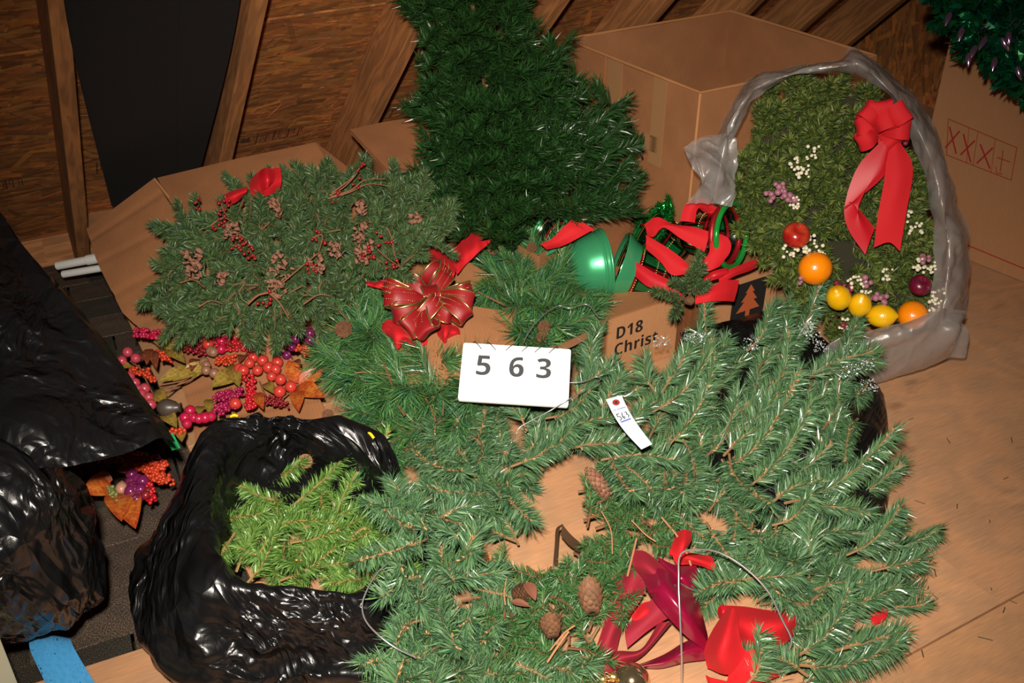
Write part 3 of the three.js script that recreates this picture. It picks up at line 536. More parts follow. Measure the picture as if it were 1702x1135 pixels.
{
  // front bag: rolled rim, bulging outside, crumpled inside
  const px = [[610, 988, 0.2], [505, 976, 0.215], [376, 962, 0.235], [338, 865, 0.26], [345, 775, 0.285], [374, 708, 0.3], [462, 696, 0.29], [560, 710, 0.27], [638, 748, 0.24], [668, 830, 0.21], [662, 920, 0.195]];
  const rim = px.map(P), c = rim.reduce((a, p) => a.add(p), V(0, 0, 0)).multiplyScalar(1 / rim.length);
  const t = thing('garbage_bag', 'open black plastic garbage bag with rolled rim holding bright green garland', 'bag', V(c.x, 0, c.z));
  const outw = (p, d) => { const o = p.clone().sub(c).setY(0); const L = o.length(); return p.clone().addScaledVector(o.normalize(), d); };
  const D0 = [0.03, 0.05, 0.07, 0.105, 0.085, 0.03, 0.015, 0.015, 0.01, 0.01, 0.01];
  const body = [(p) => outw(p, -0.03).setY(0.05), (p) => outw(p, -0.012).setY(p.y - 0.1), (p) => outw(p, -0.016).setY(p.y - 0.03), (p, i) => outw(p, D0[i] * 0.2).setY(p.y + 0.008), (p, i) => outw(p, D0[i] * 0.55 + 0.01).setY(p.y - 0.028), (p, i) => outw(p, D0[i] + 0.012).setY(p.y - 0.1), (p, i) => outw(p, D0[i] + 0.035).setY(p.y * 0.45), (p, i) => outw(p, D0[i] + 0.03).setY(0.04), (p, i) => outw(p, D0[i] * 0.8 + 0.015).setY(0.006)];
  add(t, 'bag_body', bagLoop(rim, body, { nu: 400, nv: 150, closed: true, thick: 0.0012, move: (p, u, v) => creases(p, 1.25 * Math.min(1, v * 6)) }), bagMat);
  for (const [a, b] of [[[606, 722, 0.265], [622, 729, 0.265]], [[384, 692, 0.315], [394, 691, 0.315]]]) add(t, 'drawstring', tube([a, [(a[0] + b[0]) / 2, a[1] - 2, a[2] + 0.004], b], 0.003, 6, 6), std(0.8, 0.6, 0.02, 0.4));
  // bright garland inside
  const g = thing('evergreen_garland', 'bright yellow-green artificial garland stuffed inside the open black bag', 'garland', V(c.x, 0.1, c.z));
  const hG = (x, y) => 0.14 + (y < 800 ? (800 - y) * 0.0006 : 0) - Math.max(0, (y - 900) * 0.0004);
  for (const a of [[350, 870, 440, 850], [440, 905, 500, 810], [380, 900, 340, 960], [470, 870, 560, 850], [500, 830, 590, 760], [560, 850, 600, 730], [575, 800, 560, 722], [590, 800, 610, 745], [520, 870, 640, 820], [540, 940, 650, 920], [500, 900, 630, 880], [420, 960, 470, 900], [380, 850, 330, 845], [450, 830, 380, 810], [480, 960, 560, 930], [600, 880, 640, 850], [560, 780, 605, 790], [430, 800, 520, 790], [600, 950, 650, 960], [400, 930, 420, 880], [460, 830, 470, 900], [530, 800, 550, 880]]) {
    const h = hG(a[0], a[1]); branch(g, 'grass', G(a[0], a[1], h), G(a[2], a[3], hG(a[2], a[3]) + 0.02), viewN(G(a[0], a[1], h)));
  }
  for (const [x, y] of spread([[345, 840], [400, 800], [500, 790], [570, 740], [615, 760], [640, 830], [660, 960], [560, 965], [370, 950], [338, 900]], 60)) { const a = rr(0, 6.283), h = hG(x, y) - rr(0.0, 0.06); const b = G(x, y, h); branch(g, 'grass', b, G(x + Math.cos(a) * 75, y + Math.sin(a) * 60, h + rr(-0.01, 0.03)), viewN(b)); }
  add(g, 'end_disc', (() => { const k = new THREE.CylinderGeometry(0.014, 0.014, 0.01, 20); k.rotateX(0.7); const p = G(508, 767, 0.2); k.translate(p.x, p.y, p.z); return k; })(), twigMat, 'brown round end cap');
}
{
  // left bag: a bulging body out to the left edge and a wide hanging mouth
  const c = D(40, 900, 1.62), t = thing('garbage_bag', 'black plastic garbage bag with a wide loose mouth hanging at the left edge', 'bag', V(c.x, 0, c.z));
  add(t, 'bag_mouth', sheet([
    [[-140, 330, 1.72, 1], [-60, 330, 1.74, 1], [0, 368, 1.8, 1]],
    [[-140, 480, 1.62, 1], [-20, 470, 1.64, 1], [60, 440, 1.76, 1]],
    [[-140, 620, 1.55, 1], [20, 600, 1.56, 1], [163, 555, 1.7, 1]],
    [[-100, 700, 1.5, 1], [60, 690, 1.5, 1], [238, 668, 1.66, 1]],
    [[-60, 780, 1.47, 1], [104, 774, 1.48, 1], [290, 737, 1.6, 1]]], { nu: 130, nv: 170, thick: 0.0012, move: (p, u, v) => creases(p, 0.5) + 0.008 * Math.pow(Math.max(0, Math.sin(u * 6.3 * 1.3 + 0.4)), 4) + 0.008 * Math.exp(-Math.pow((u - 0.92) * 16, 2)) }), bagMat);
  add(t, 'bag_body', sheet([
    [[-190, 640, 1.56, 1], [-80, 660, 1.53, 1], [20, 690, 1.52, 1], [80, 730, 1.53, 1], [112, 775, 1.58, 1]],
    [[-190, 760, 1.50, 1], [-80, 770, 1.44, 1], [40, 790, 1.45, 1], [110, 815, 1.51, 1], [146, 842, 1.62, 1]],
    [[-190, 860, 1.48, 1], [-80, 870, 1.41, 1], [40, 885, 1.44, 1], [125, 900, 1.54, 1], [170, 920, 1.68, 1]],
    [[-190, 960, 1.46, 1], [-80, 970, 1.41, 1], [40, 985, 1.47, 1], [120, 990, 1.57, 1], [175, 985, 1.69, 1]],
    [[-190, 1040, 1.49, 1], [-80, 1055, 1.47, 1], [25, 1060, 1.52, 1], [100, 1035, 1.61, 1], [155, 1008, 1.70, 1]],
    [[-190, 1075, 1.60, 1], [-80, 1072, 1.58, 1], [20, 1066, 1.63, 1], [95, 1040, 1.69, 1], [145, 1012, 1.68, 1]]], { nu: 140, nv: 150, thick: 0.0012, move: (p) => creases(p, 0.8) }), bagMat);
}
{
  // right bag, mostly under the spruce wreath
  const out = [[1140, 562], [1220, 538], [1305, 532], [1400, 600], [1455, 650], [1476, 720], [1476, 830], [1450, 890], [1360, 905], [1220, 850], [1130, 740], [1110, 640]].map((p) => G(p[0], p[1], 0.035)), c = out.reduce((a, p) => a.add(p), V(0, 0, 0)).multiplyScalar(1 / out.length);
  const k = (f, y) => (p) => c.clone().lerp(p, f).setY(y);
  const t = thing('garbage_bag', 'flattened black plastic bag peeking out from under the right side of the spruce wreath', 'bag', V(c.x, 0, c.z));
  add(t, 'bag_body', bagLoop(out, [k(0.1, 0.1), k(0.5, 0.1), k(0.8, 0.09), k(0.95, 0.065), k(1.0, 0.035), k(0.97, 0.006)], { nu: 160, nv: 70, closed: true, thick: 0.0012, move: (p) => creases(p, 0.6) }), dullBag);
  add(t, 'drawstring', tube([[1466, 693, 0.05], [1471, 700, 0.05], [1469, 708, 0.05]], 0.003, 6, 6), std(0.8, 0.65, 0.02, 0.4));
}
// loose black sheet of film in front of the printed carton
single('plastic_film', 'loose fold of shiny black plastic film in front of the tree emblem carton', 'film', G(1220, 545, 0.1), sheet([[[1130, 553, 0.115], [1190, 536, 0.13], [1240, 534, 0.13], [1306, 530, 0.12]], [[1135, 566, 0.1], [1190, 552, 0.135], [1240, 548, 0.13], [1300, 545, 0.11]], [[1140, 590, 0.08], [1190, 590, 0.09], [1240, 580, 0.09], [1300, 575, 0.08]]], { nu: 60, nv: 30, thick: 0.0012, move: (p) => creases(p, 0.5) }), bagMat);
single('green_strap', 'short green plastic strap between the two black bags', 'strap', G(287, 735, 0.3), sheet([[[272, 722, 0.34], [288, 720, 0.34]], [[286, 748, 0.3], [300, 744, 0.3]]], { nu: 4, nv: 6, thick: 0.002 }), std(0.02, 0.3, 0.1, 0.4));

// ---------------------------------------------------------------- the upright green tree
{
  const base = D(850, 415, 2.62), top = D(780, -40, 2.45); base.y = Math.max(base.y, 0.02);
  const t = thing('artificial_tree', 'dark green bottle-brush artificial pine tree standing in a low carton', 'tree', V(base.x, 0.02, base.z));
  add(t, 'trunk', tube([base.clone().setY(0.012), base, top], 0.012, 12, 8), twigMat);
  const poly = [[640, -40], [660, 15], [690, 40], [690, 90], [695, 170], [690, 230], [700, 300], [735, 350], [790, 385], [830, 398], [862, 380], [880, 345], [950, 338], [990, 358], [1030, 345], [1060, 335], [1078, 290], [1064, 262], [1068, 205], [1028, 180], [1030, 165], [990, 175], [955, 150], [950, 80], [920, 85], [895, 60], [880, 20], [905, -40]];
  const hole = [[[985, 270], [1010, 262], [1008, 300], [985, 318], [965, 300]]];
  const cenX = (y) => lerp(785, 868, clamp(y / 400, 0, 1)), half = (y) => lerp(125, 205, clamp(y / 330, 0, 1));
  for (const [x, y] of spread(poly, 190, hole)) {
    const cx = cenX(y), q = clamp((x - cx) / half(y), -1, 1), front = Math.sqrt(Math.max(0, 1 - q * q)), f = rr(0.55, 1);
    const tc = 2.58 - 0.0002 * (400 - y), tip = D(x, y, tc - front * 0.2 * f);
    const b = D(lerp(cx, x, 0.62), lerp(y + 45, y, 0.4), tc - front * 0.2 * f * 0.35);
    const dir = tip.clone().sub(b); const L = clamp(dir.length(), 0.09, 0.17); branch(t, 'tree', tip.clone().addScaledVector(dir.normalize(), -L), tip, viewN(tip));
  }
  for (const [x, y] of spread(poly, 60, hole)) { const tc = 2.6, b = D(x, y, tc), tip = D(lerp(x, cenX(y), 0.1) + rr(-20, 20), y + rr(-40, 10), tc - 0.02); branch(t, 'tree', b, tip, viewN(b)); }
}

// ---------------------------------------------------------------- fruit wreath in its clear bag
const fwN = V(-0.1, 0.42, 0.9).normalize(), fw0 = G(1430, 600, 0.03);
const F = (x, y, off = 0) => onPlane(x, y, fw0.clone().addScaledVector(fwN, off), fwN);
{
  const t = thing('fruit_wreath', 'dense evergreen wreath with artificial fruit and a big red bow inside a clear bag', 'wreath', F(1400, 590, 0));
  const poly = [[1262, 150], [1320, 122], [1400, 125], [1450, 138], [1500, 220], [1545, 310], [1556, 400], [1562, 480], [1535, 530], [1450, 540], [1385, 558], [1345, 525], [1300, 480], [1275, 440], [1230, 400], [1210, 330], [1215, 270], [1250, 220]];
  const hole = [[[1370, 400], [1400, 385], [1435, 405], [1440, 445], [1415, 455], [1388, 440]]];
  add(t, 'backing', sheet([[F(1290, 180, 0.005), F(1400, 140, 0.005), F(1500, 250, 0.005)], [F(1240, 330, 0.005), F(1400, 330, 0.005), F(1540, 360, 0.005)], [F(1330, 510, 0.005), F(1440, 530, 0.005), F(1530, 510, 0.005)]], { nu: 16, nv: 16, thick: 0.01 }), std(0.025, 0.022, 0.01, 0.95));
  for (const [x, y] of spread(poly, 300, hole)) {
    const rad = V((x - 1400), -(y - 350), 0).multiplyScalar(1 / 200); const edge = Math.min(1, rad.length());
    const p = F(x, y, rr(0.06, 0.115) - 0.045 * edge * edge), dir = fwN.clone().multiplyScalar(0.8).add(V(rad.x * 0.6, rad.y * 0.6 + 0.15, 0)); jit(dir, 0.55).normalize();
    branch(t, 'cypress', p.clone().addScaledVector(dir, -0.055), p, viewN(p));
  }
  const fruitTex = (a, b, s) => dataTex(256, (u, v) => { const k = clamp(0.5 + fb(u * 5, v * 3, s, 4) * 1.3, 0, 1), d = 1 - 0.12 * Math.max(0, noise.noise(u * 90, v * 60, 2)); return a.map((x, i) => lerp(x, b[i], k) * d); }, true, 1, 1);
  const peel = dataTex(256, (u, v) => { const k = 128 + 90 * noise.noise(u * 70, v * 36, 3); return [k, k, k]; }, false, 1, 1);
  const wax = (map) => new THREE.MeshPhysicalMaterial({ map, roughness: 0.3, clearcoat: 0.7, clearcoatRoughness: 0.15, bumpMap: peel, bumpScale: 0.0006 });
  const orangeM = wax(fruitTex([245, 150, 10], [250, 130, 6], 1)), lemonM = wax(fruitTex([238, 190, 10], [232, 170, 8], 3)), appleM = new THREE.MeshPhysicalMaterial({ map: fruitTex([150, 14, 18], [190, 70, 40], 6), roughness: 0.22, clearcoat: 0.8, clearcoatRoughness: 0.1 }), duskM = new THREE.MeshPhysicalMaterial({ map: fruitTex([120, 10, 30], [90, 20, 60], 8), roughness: 0.3, clearcoat: 0.6 });
  const fruit = (name, x, y, off, rx, mat, axis, prof) => {
    const p = F(x, y, off), r = rx * EYE.distanceTo(p) / FOCAL, g = new THREE.LatheGeometry(prof.map(([a, b]) => new THREE.Vector2(Math.max(0.0001, a * r), b * r)), 28);
    g.applyQuaternion(new THREE.Quaternion().setFromUnitVectors(UP, axis.clone().normalize())); g.translate(p.x, p.y, p.z); const m = add(t, name, g, mat);
    return [p, r, m];
  };
  const round = [], lemon = [], apple = [];
  for (let k = 0; k <= 20; k++) { const a = -Math.PI / 2 + Math.PI * k / 20; round.push([Math.cos(a), Math.sin(a) * 0.96]); const e = Math.sin(a); lemon.push([Math.cos(a) * 0.92 * (1 - 0.1 * e * e), e * 1.18 + (Math.abs(e) > 0.96 ? Math.sign(e) * 0.09 : 0)]); const s = Math.sin(a); apple.push([Math.cos(a) * (1 + 0.1 * s) + 0.0, s * 0.92 - (s > 0.9 ? (s - 0.9) * 3.4 : 0) + (s < -0.92 ? (-s - 0.92) * 2 : 0)]); }
  const o = fruit('orange', 1355, 446, 0.13, 27, orangeM, V(0.35, -0.25, 0.95), round);
  { const g = new THREE.ConeGeometry(0.006, 0.004, 7); g.applyQuaternion(new THREE.Quaternion().setFromUnitVectors(UP, V(0.35, -0.25, 0.95).normalize())); const p = o[0].clone().addScaledVector(V(0.35, -0.25, 0.95).normalize(), o[1] * 0.96); g.translate(p.x, p.y, p.z); add(t, 'stem_end', g, std(0.2, 0.28, 0.04, 0.6), 'green stem end of the orange'); }
  fruit('orange', 1517, 524, 0.1, 23, orangeM, V(0.1, 0.9, 0.4), round);
  fruit('lemon', 1394, 495, 0.155, 21, lemonM, V(-0.4, 0.75, 0.4), lemon); fruit('lemon', 1429, 507, 0.14, 19.5, lemonM, V(-0.1, 0.95, 0.35), lemon); fruit('lemon', 1465, 525, 0.125, 20, lemonM, V(0.85, 0.25, 0.45), lemon);
  const ap = fruit('apple', 1323, 392, 0.13, 22, appleM, V(0.1, 0.9, 0.45), apple); add(t, 'stem', tube([ap[0].clone().addScaledVector(UP, ap[1] * 0.6), ap[0].clone().add(V(0.004, ap[1] * 1.15, 0.006))], 0.0016, 5, 5), twigMat);
  fruit('apple', 1529, 475, 0.09, 17, duskM, V(0.1, 0.9, 0.4), apple);
  const white = std(0.72, 0.68, 0.5, 0.6), pink = std(0.32, 0.13, 0.17, 0.45), dark = std(0.2, 0.02, 0.04, 0.35);
  const flowers = (name, mat, pts, n, r, spr) => pts.forEach(([x, y]) => { const list = []; for (let k = 0; k < n; k++) list.push(ballGeo(F(x + rr(-spr, spr), y + rr(-spr, spr), 0.125 + rr(-0.015, 0.015)), r * rr(0.7, 1.2), 8)); add(t, name, flatten(list), mat).userData.kind = 'stuff'; });
  flowers('flower_cluster', white, [[1324, 273], [1334, 284], [1351, 254], [1318, 336], [1312, 417], [1335, 412], [1345, 400], [1360, 416], [1420, 470], [1440, 478], [1522, 378], [1528, 440], [1545, 445], [1560, 490], [1550, 505], [1405, 540], [1475, 455], [1505, 360]], 11, 0.0042, 11);
  flowers('berry_cluster', pink, [[1295, 312], [1302, 322], [1315, 328], [1280, 326], [1456, 490], [1468, 500], [1330, 465], [1540, 430], [1445, 468]], 5, 0.0075, 8);
  flowers('berry_cluster', dark, [[1405, 540], [1420, 548], [1398, 478], [1412, 482], [1500, 232]], 5, 0.007, 8);
  // bow
  const bow = thing('red_bow', 'large red velvet bow with two long tails on the bagged fruit wreath', 'bow', F(1465, 235, 0.13));
  const loops = [[1462, 195, -0.2, 1.0, 64, 0.05], [1448, 190, -0.6, 0.8, 58, 0.045], [1480, 200, 0.45, 0.7, 60, 0.05], [1445, 215, -0.95, 0.25, 48, 0.04], [1490, 220, 0.75, 0.15, 50, 0.05], [1455, 235, -0.6, -0.35, 44, 0.04], [1485, 235, 0.5, -0.5, 40, 0.045], [1465, 205, 0.1, 0.5, 50, 0.055]];
  loops.forEach(([x, y, dx, dy, len, w], i) => { const c = F(1458, 214, 0.13 + (i % 3) * 0.012); const s = EYE.distanceTo(c) / FOCAL; add(bow, 'bow_loop', loopGeo(c, V(dx, dy * 0.9, 0.25 + rr(-0.1, 0.3)).normalize(), fwN.clone().add(V(rr(-0.5, 0.5), rr(-0.5, 0.5), 0)).normalize(), w * 0.9, len * s * 0.98, 0.03), redVelvet); });
  const E6 = (x, y, off) => F(1130 + 0.493 * x, 80 + 0.493 * y, off);
  add(bow, 'bow_tail', sheet([[E6(688, 305, 0.15), E6(600, 400, 0.15), E6(556, 530, 0.15), E6(568, 610, 0.155), E6(625, 697, 0.15)], [E6(702, 330, 0.155), E6(672, 400, 0.16), E6(626, 480, 0.16), E6(600, 560, 0.17), E6(640, 650, 0.155)], [E6(704, 390, 0.15), E6(680, 440, 0.155), E6(560, 540, 0.155), E6(580, 520, 0.16), E6(657, 606, 0.15)]].map((r) => r), { nu: 40, nv: 12, thick: 0.0015 }), redSatin);
  add(bow, 'bow_tail', sheet([[E6(700, 325, 0.15), E6(690, 440, 0.16), E6(668, 560, 0.16), E6(654, 672, 0.15)], [E6(725, 318, 0.155), E6(735, 440, 0.17), E6(712, 560, 0.165), E6(706, 655, 0.152)], [E6(745, 320, 0.15), E6(785, 405, 0.16), E6(762, 560, 0.16), E6(742, 685, 0.15)]], { nu: 30, nv: 12, thick: 0.0015 }), redVelvet);
  // clear bag
  const clear = new THREE.MeshPhysicalMaterial({ color: new THREE.Color(0.86, 0.84, 0.82), roughness: 0.3, transmission: 0.9, thickness: 0, bumpMap: crinkle, bumpScale: 0.004, specularIntensity: 1, ior: 1.5, side: THREE.DoubleSide });
  const bag = thing('clear_bag', 'crumpled clear plastic bag wrapped around the leaning fruit wreath', 'bag', F(1440, 610, 0));
  const arc = [[1205, 345, 1160, 310], [1222, 230, 1192, 222], [1262, 162, 1236, 138], [1330, 130, 1308, 112], [1400, 122, 1388, 96], [1442, 134, 1424, 80], [1494, 195, 1500, 140], [1528, 268, 1560, 218], [1546, 345, 1592, 318], [1552, 420, 1614, 400], [1546, 490, 1612, 478], [1535, 545, 1604, 530]];
  const wr = (p, u, v) => 0.007 * ridged(p, 11, 2) + 0.006 * noise.noise(p.x * 9, p.y * 9, p.z * 9 + v * 3) + 0.0035 * Math.pow(Math.max(0, ridged(p, 24, 5)), 4) + (crumple(p, 12, 2, 4) - 0.5) * 0.016 + (crumple(p, 30, 9, 4) - 0.5) * 0.005;
  add(bag, 'bag_edge', sheet([arc.map((a) => F(a[0], a[1], 0.1)), arc.map((a) => F(lerp(a[0], a[2], 0.4), lerp(a[1], a[3], 0.4), 0.14)), arc.map((a) => F(lerp(a[0], a[2], 0.8), lerp(a[1], a[3], 0.8), 0.11)), arc.map((a) => F(a[2], a[3], 0.03))], { nu: 190, nv: 26, thick: 0.0006, move: wr }), clear);
  add(bag, 'bag_front', sheet([[F(1385, 565, 0.13), F(1450, 548, 0.15), F(1510, 534, 0.16), F(1565, 512, 0.16), F(1604, 520, 0.1)], [F(1370, 595, 0.13), F(1440, 590, 0.165), F(1510, 570, 0.175), F(1580, 550, 0.16), F(1604, 550, 0.1)], [F(1400, 620, 0.09), F(1450, 631, 0.09), F(1520, 612, 0.09), F(1585, 596, 0.08), F(1606, 580, 0.06)]], { nu: 110, nv: 50, thick: 0.0006, move: (p, u, v) => wr(p, u, v) * 0.5 + 0.01 * Math.sin(v * 9 + u * 14 + Math.sin(u * 7) * 2) }), clear);
  add(bag, 'bag_corner', sheet([[[1138, 250, 2.42, 1], [1170, 228, 2.42, 1], [1215, 225, 2.44, 1]], [[1150, 280, 2.38, 1], [1185, 258, 2.4, 1], [1222, 260, 2.42, 1]], [[1165, 305, 2.4, 1], [1195, 296, 2.38, 1], [1222, 300, 2.42, 1]], [[1140, 340, 2.44, 1], [1180, 335, 2.42, 1], [1215, 345, 2.42, 1]]], { nu: 60, nv: 60, thick: 0.0006, move: (p, u, v) => wr(p, u, v) * 1.6 }), clear);
}
function loopGeo(c, dir, up, wid, len, open) {
  const w = dir.clone().cross(up).normalize(), u = w.clone().cross(dir).normalize();
  const line = [[0, 0], [0.35, 0.7], [0.75, 1], [1, 0.35], [0.8, -0.35], [0.4, -0.35], [0.02, -0.1]].map(([a, b]) => c.clone().addScaledVector(dir, len * a).addScaledVector(u, open * b));
  const k = [0.25, 0.8, 1.05, 1.05, 1.0, 0.75, 0.25];
  return sheet([-0.5, 0, 0.5].map((s) => line.map((p, i) => p.clone().addScaledVector(w, s * wid * k[i]).addScaledVector(u, s === 0 ? 0 : -0.004))), { nu: 30, nv: 6, thick: 0.0014 });
}

// ---------------------------------------------------------------- plaid bells on the printed carton
{
  const plaid = (base, tartan) => canvasTex(512, 512, (c) => {
    c.fillStyle = base; c.fillRect(0, 0, 512, 512); if (!tartan) return;
    for (let k = 0; k < 5; k++) { const x = k * 102 + 20; c.fillStyle = 'rgba(2,12,6,0.86)'; c.fillRect(x - 10, 0, 62, 512); c.fillStyle = '#8a0d12'; c.fillRect(x, 0, 8, 512); c.fillStyle = '#b08a3a'; c.fillRect(x + 34, 0, 3, 512); }
    for (let k = 0; k < 2; k++) { const y = k * 230 + 60; c.fillStyle = 'rgba(2,12,6,0.8)'; c.fillRect(0, y - 10, 512, 120); c.fillStyle = '#a01016'; c.fillRect(0, y, 512, 14); c.fillStyle = '#c09a48'; c.fillRect(0, y + 70, 512, 4); c.fillRect(0, y + 84, 512, 3); }
  });
  const mat = (tex, rough = 0.2) => { tex.repeat.set(1, 1); return new THREE.MeshPhysicalMaterial({ map: tex, metalness: 0.55, roughness: rough, clearcoat: 0.8, clearcoatRoughness: 0.12, side: THREE.DoubleSide }); };
  const plain = new THREE.MeshPhysicalMaterial({ color: new THREE.Color(0.07, 0.46, 0.2), metalness: 0.5, roughness: 0.34, clearcoat: 0.6, clearcoatRoughness: 0.15, side: THREE.DoubleSide }), plaidM = mat(plaid('#147038', true)), redGlit = std(0.35, 0.01, 0.015, 0.4, { metalness: 0.5 }), greenGloss = std(0.02, 0.45, 0.06, 0.12, { metalness: 0.5, clearcoat: 1 });
  const beads = (c, ax, r, n, br) => { const q = new THREE.Quaternion().setFromUnitVectors(UP, ax), l = []; for (let k = 0; k < n; k++) { const a = k / n * 6.283, p = V(Math.cos(a) * r, 0, Math.sin(a) * r).applyQuaternion(q).add(c), g = new THREE.SphereGeometry(br, 5, 4); g.translate(p.x, p.y, p.z); l.push(g); } return flatten(l); };
  function bell(label, mouth, crown, R, skin, o = {}) {
    const m = P(mouth), k = P(crown), ax = k.clone().sub(m); const L = ax.length(); ax.normalize();
    const q = new THREE.Quaternion().setFromUnitVectors(UP, ax), t = thing('bell_ornament', label, 'ornament', m, 'green bell ornaments on the printed carton');
    const prof = o.dome ? [[0.94, 0.05], [1.02, 0.0], [1.03, 0.04], [0.97, 0.09], [0.99, 0.13], [0.93, 0.18], [0.95, 0.22], [0.9, 0.4], [0.78, 0.66], [0.55, 0.87], [0.28, 0.97], [0.001, 1]] : [[0.92, 0.06], [1.02, 0], [1.03, 0.04], [0.86, 0.14], [0.74, 0.3], [0.66, 0.5], [0.58, 0.7], [0.44, 0.86], [0.24, 0.96], [0.001, 1]];
    const c = new THREE.SplineCurve(prof.map(([a, b]) => new THREE.Vector2(Math.max(0.0002, a * R), b * L))), g = new THREE.LatheGeometry(c.getPoints(44), 48);
    g.applyQuaternion(q); g.translate(m.x, m.y, m.z); add(t, 'bell_body', g, skin);
    for (const f of o.rings ?? []) { const rad = R * THREE.MathUtils.lerp(0.86, 0.52, f); add(t, 'gold_bead_ring', beads(m.clone().addScaledVector(ax, L * f), ax, rad, 56, 0.0022), goldMat).userData.kind = 'stuff'; }
    if (o.cap) { const h = new THREE.TorusGeometry(0.008, 0.0018, 6, 14); h.applyQuaternion(q); const p = k.clone().addScaledVector(ax, 0.006); h.translate(p.x, p.y, p.z); add(t, 'hanging_loop', h, goldMat); }
    if (o.rim) { const h = new THREE.TorusGeometry(R * 1.0, R * 0.09, 10, 48); h.rotateX(Math.PI / 2); h.applyQuaternion(q); h.translate(m.x, m.y, m.z); add(t, 'glossy_rim', h, o.rim); }
    if (o.band) { const h = new THREE.TorusGeometry(R * 0.93, R * 0.1, 8, 48); h.rotateX(Math.PI / 2); h.scale(1, 1, 1); h.applyQuaternion(q); const p = m.clone().addScaledVector(ax, L * 0.1); h.translate(p.x, p.y, p.z); add(t, 'red_glitter_band', h, redGlit); }
    if (o.flare) { const h = new THREE.LatheGeometry([[0.9, 0.05], [1.03, -0.005], [1.05, 0.03], [0.9, 0.15], [0.82, 0.24]].map(([a, b]) => new THREE.Vector2(a * R, b * L)), 48); h.applyQuaternion(q); h.translate(m.x, m.y, m.z); add(t, 'flared_rim', h, plain, 'plain shiny green flared rim'); }
    if (o.tinsel) for (let k2 = 0; k2 < 16; k2++) { const a = k2 / 16 * 6.283, b = (k2 + 1.1) / 16 * 6.283, w = (x) => V(Math.cos(x) * R * 1.04, 0, Math.sin(x) * R * 1.04).applyQuaternion(q).add(m); branch(t, 'tinsel', w(a), w(b), ax, 0.85); }
    return t;
  }
  bell('plain shiny green bell with smooth dome turned to the left', [1005, 437, 2.575, 1], [944, 446, 2.56, 1], 0.086, plain, { dome: true });
  bell('green plaid bell with flared mouth right behind the plain green dome', [1024, 441, 2.6, 1], [1138, 482, 2.61, 1], 0.085, plaidM, { rings: [0.28, 0.5, 0.62], flare: true });
  bell('dark plaid bell half hidden against the green tree', [912, 388, 2.6, 1], [965, 422, 2.68, 1], 0.06, plaidM, { rings: [0.3], rim: plain });
  bell('plaid bell with fuzzy dark green tinsel around its mouth', [1080, 380, 2.62, 1], [1140, 425, 2.66, 1], 0.074, plaidM, { tinsel: true, rings: [0.4] });
  bell('red banded bell with glossy bright green rim beside the fruit wreath', [1216, 391, 2.5, 1], [1122, 388, 2.6, 1], 0.078, plaidM, { rim: greenGloss, band: true, rings: [0.4] });
  // ribbons
  const Z = (x, y, t) => D(860 + 0.2703 * x, 300 + 0.2703 * y, t), C3 = (l) => l.map(([x, y, t]) => Z(x, y, t));
  const rb = thing('red_ribbon', 'broad red velvet ribbon looping over the plaid bells', 'ribbon', Z(1150, 400, 2.5));
  const rib = (par, nm, a, b, mat = redVelvet, n = 24) => add(par, nm, sheet([C3(a), C3(a).map((p, i) => p.lerp(Z(...b[Math.min(i, b.length - 1)]), 0.5).add(V(0, 0.004, 0.006))), C3(b)], { nu: n, nv: 6, thick: 0.0014 }), mat);
  rib(rb, 'ribbon_loop', [[1000, 250, 2.5], [1040, 140, 2.5], [1150, 110, 2.48], [1230, 180, 2.5]], [[1090, 260, 2.5], [1105, 180, 2.5], [1140, 170, 2.5], [1180, 215, 2.52]]);
  rib(rb, 'ribbon_loop', [[1225, 165, 2.5], [1225, 190, 2.5], [1180, 220, 2.51]], [[1100, 130, 2.51], [1120, 170, 2.52], [1180, 218, 2.53]]);
  rib(rb, 'ribbon_loop', [[780, 270, 2.52], [860, 225, 2.5], [960, 270, 2.48], [1080, 285, 2.47], [1180, 315, 2.46]], [[800, 340, 2.52], [840, 345, 2.5], [900, 290, 2.48], [1010, 360, 2.47], [1150, 440, 2.46]]);
  rib(rb, 'ribbon_loop', [[1170, 310, 2.46], [1290, 350, 2.45], [1310, 430, 2.45], [1240, 530, 2.45]], [[1180, 340, 2.46], [1180, 440, 2.45], [1130, 510, 2.45], [1120, 585, 2.45]]);
  rib(rb, 'ribbon_loop', [[790, 335, 2.52], [900, 400, 2.5], [1000, 470, 2.49], [1070, 540, 2.48]], [[790, 420, 2.52], [880, 500, 2.5], [950, 580, 2.49], [1060, 570, 2.48]]);
  rib(rb, 'ribbon_tail', [[730, 500, 2.47], [830, 560, 2.45], [950, 620, 2.43], [1020, 680, 2.42]], [[725, 590, 2.47], [800, 650, 2.45], [920, 690, 2.43], [1030, 720, 2.42]], redSatin);
  rib(rb, 'ribbon_tail', [[1085, 690, 2.41], [1180, 660, 2.4], [1280, 615, 2.42], [1362, 612, 2.45]], [[1095, 760, 2.4], [1180, 745, 2.39], [1270, 740, 2.41], [1330, 745, 2.44]]);
  rib(rb, 'ribbon_tail', [[1230, 570, 2.43], [1320, 540, 2.44], [1450, 490, 2.5], [1582, 458, 2.56]], [[1240, 640, 2.43], [1330, 590, 2.44], [1450, 545, 2.5], [1584, 464, 2.56]]);
  rib(rb, 'ribbon_tail', [[1140, 600, 2.44], [1200, 560, 2.42], [1280, 540, 2.43], [1300, 560, 2.44]], [[1150, 625, 2.44], [1210, 610, 2.42], [1290, 590, 2.43], [1310, 610, 2.44]], redSatin);
  const r2 = thing('red_ribbon', 'short red velvet ribbon end between the tree and the plain green bell', 'ribbon', Z(300, 320, 2.55));
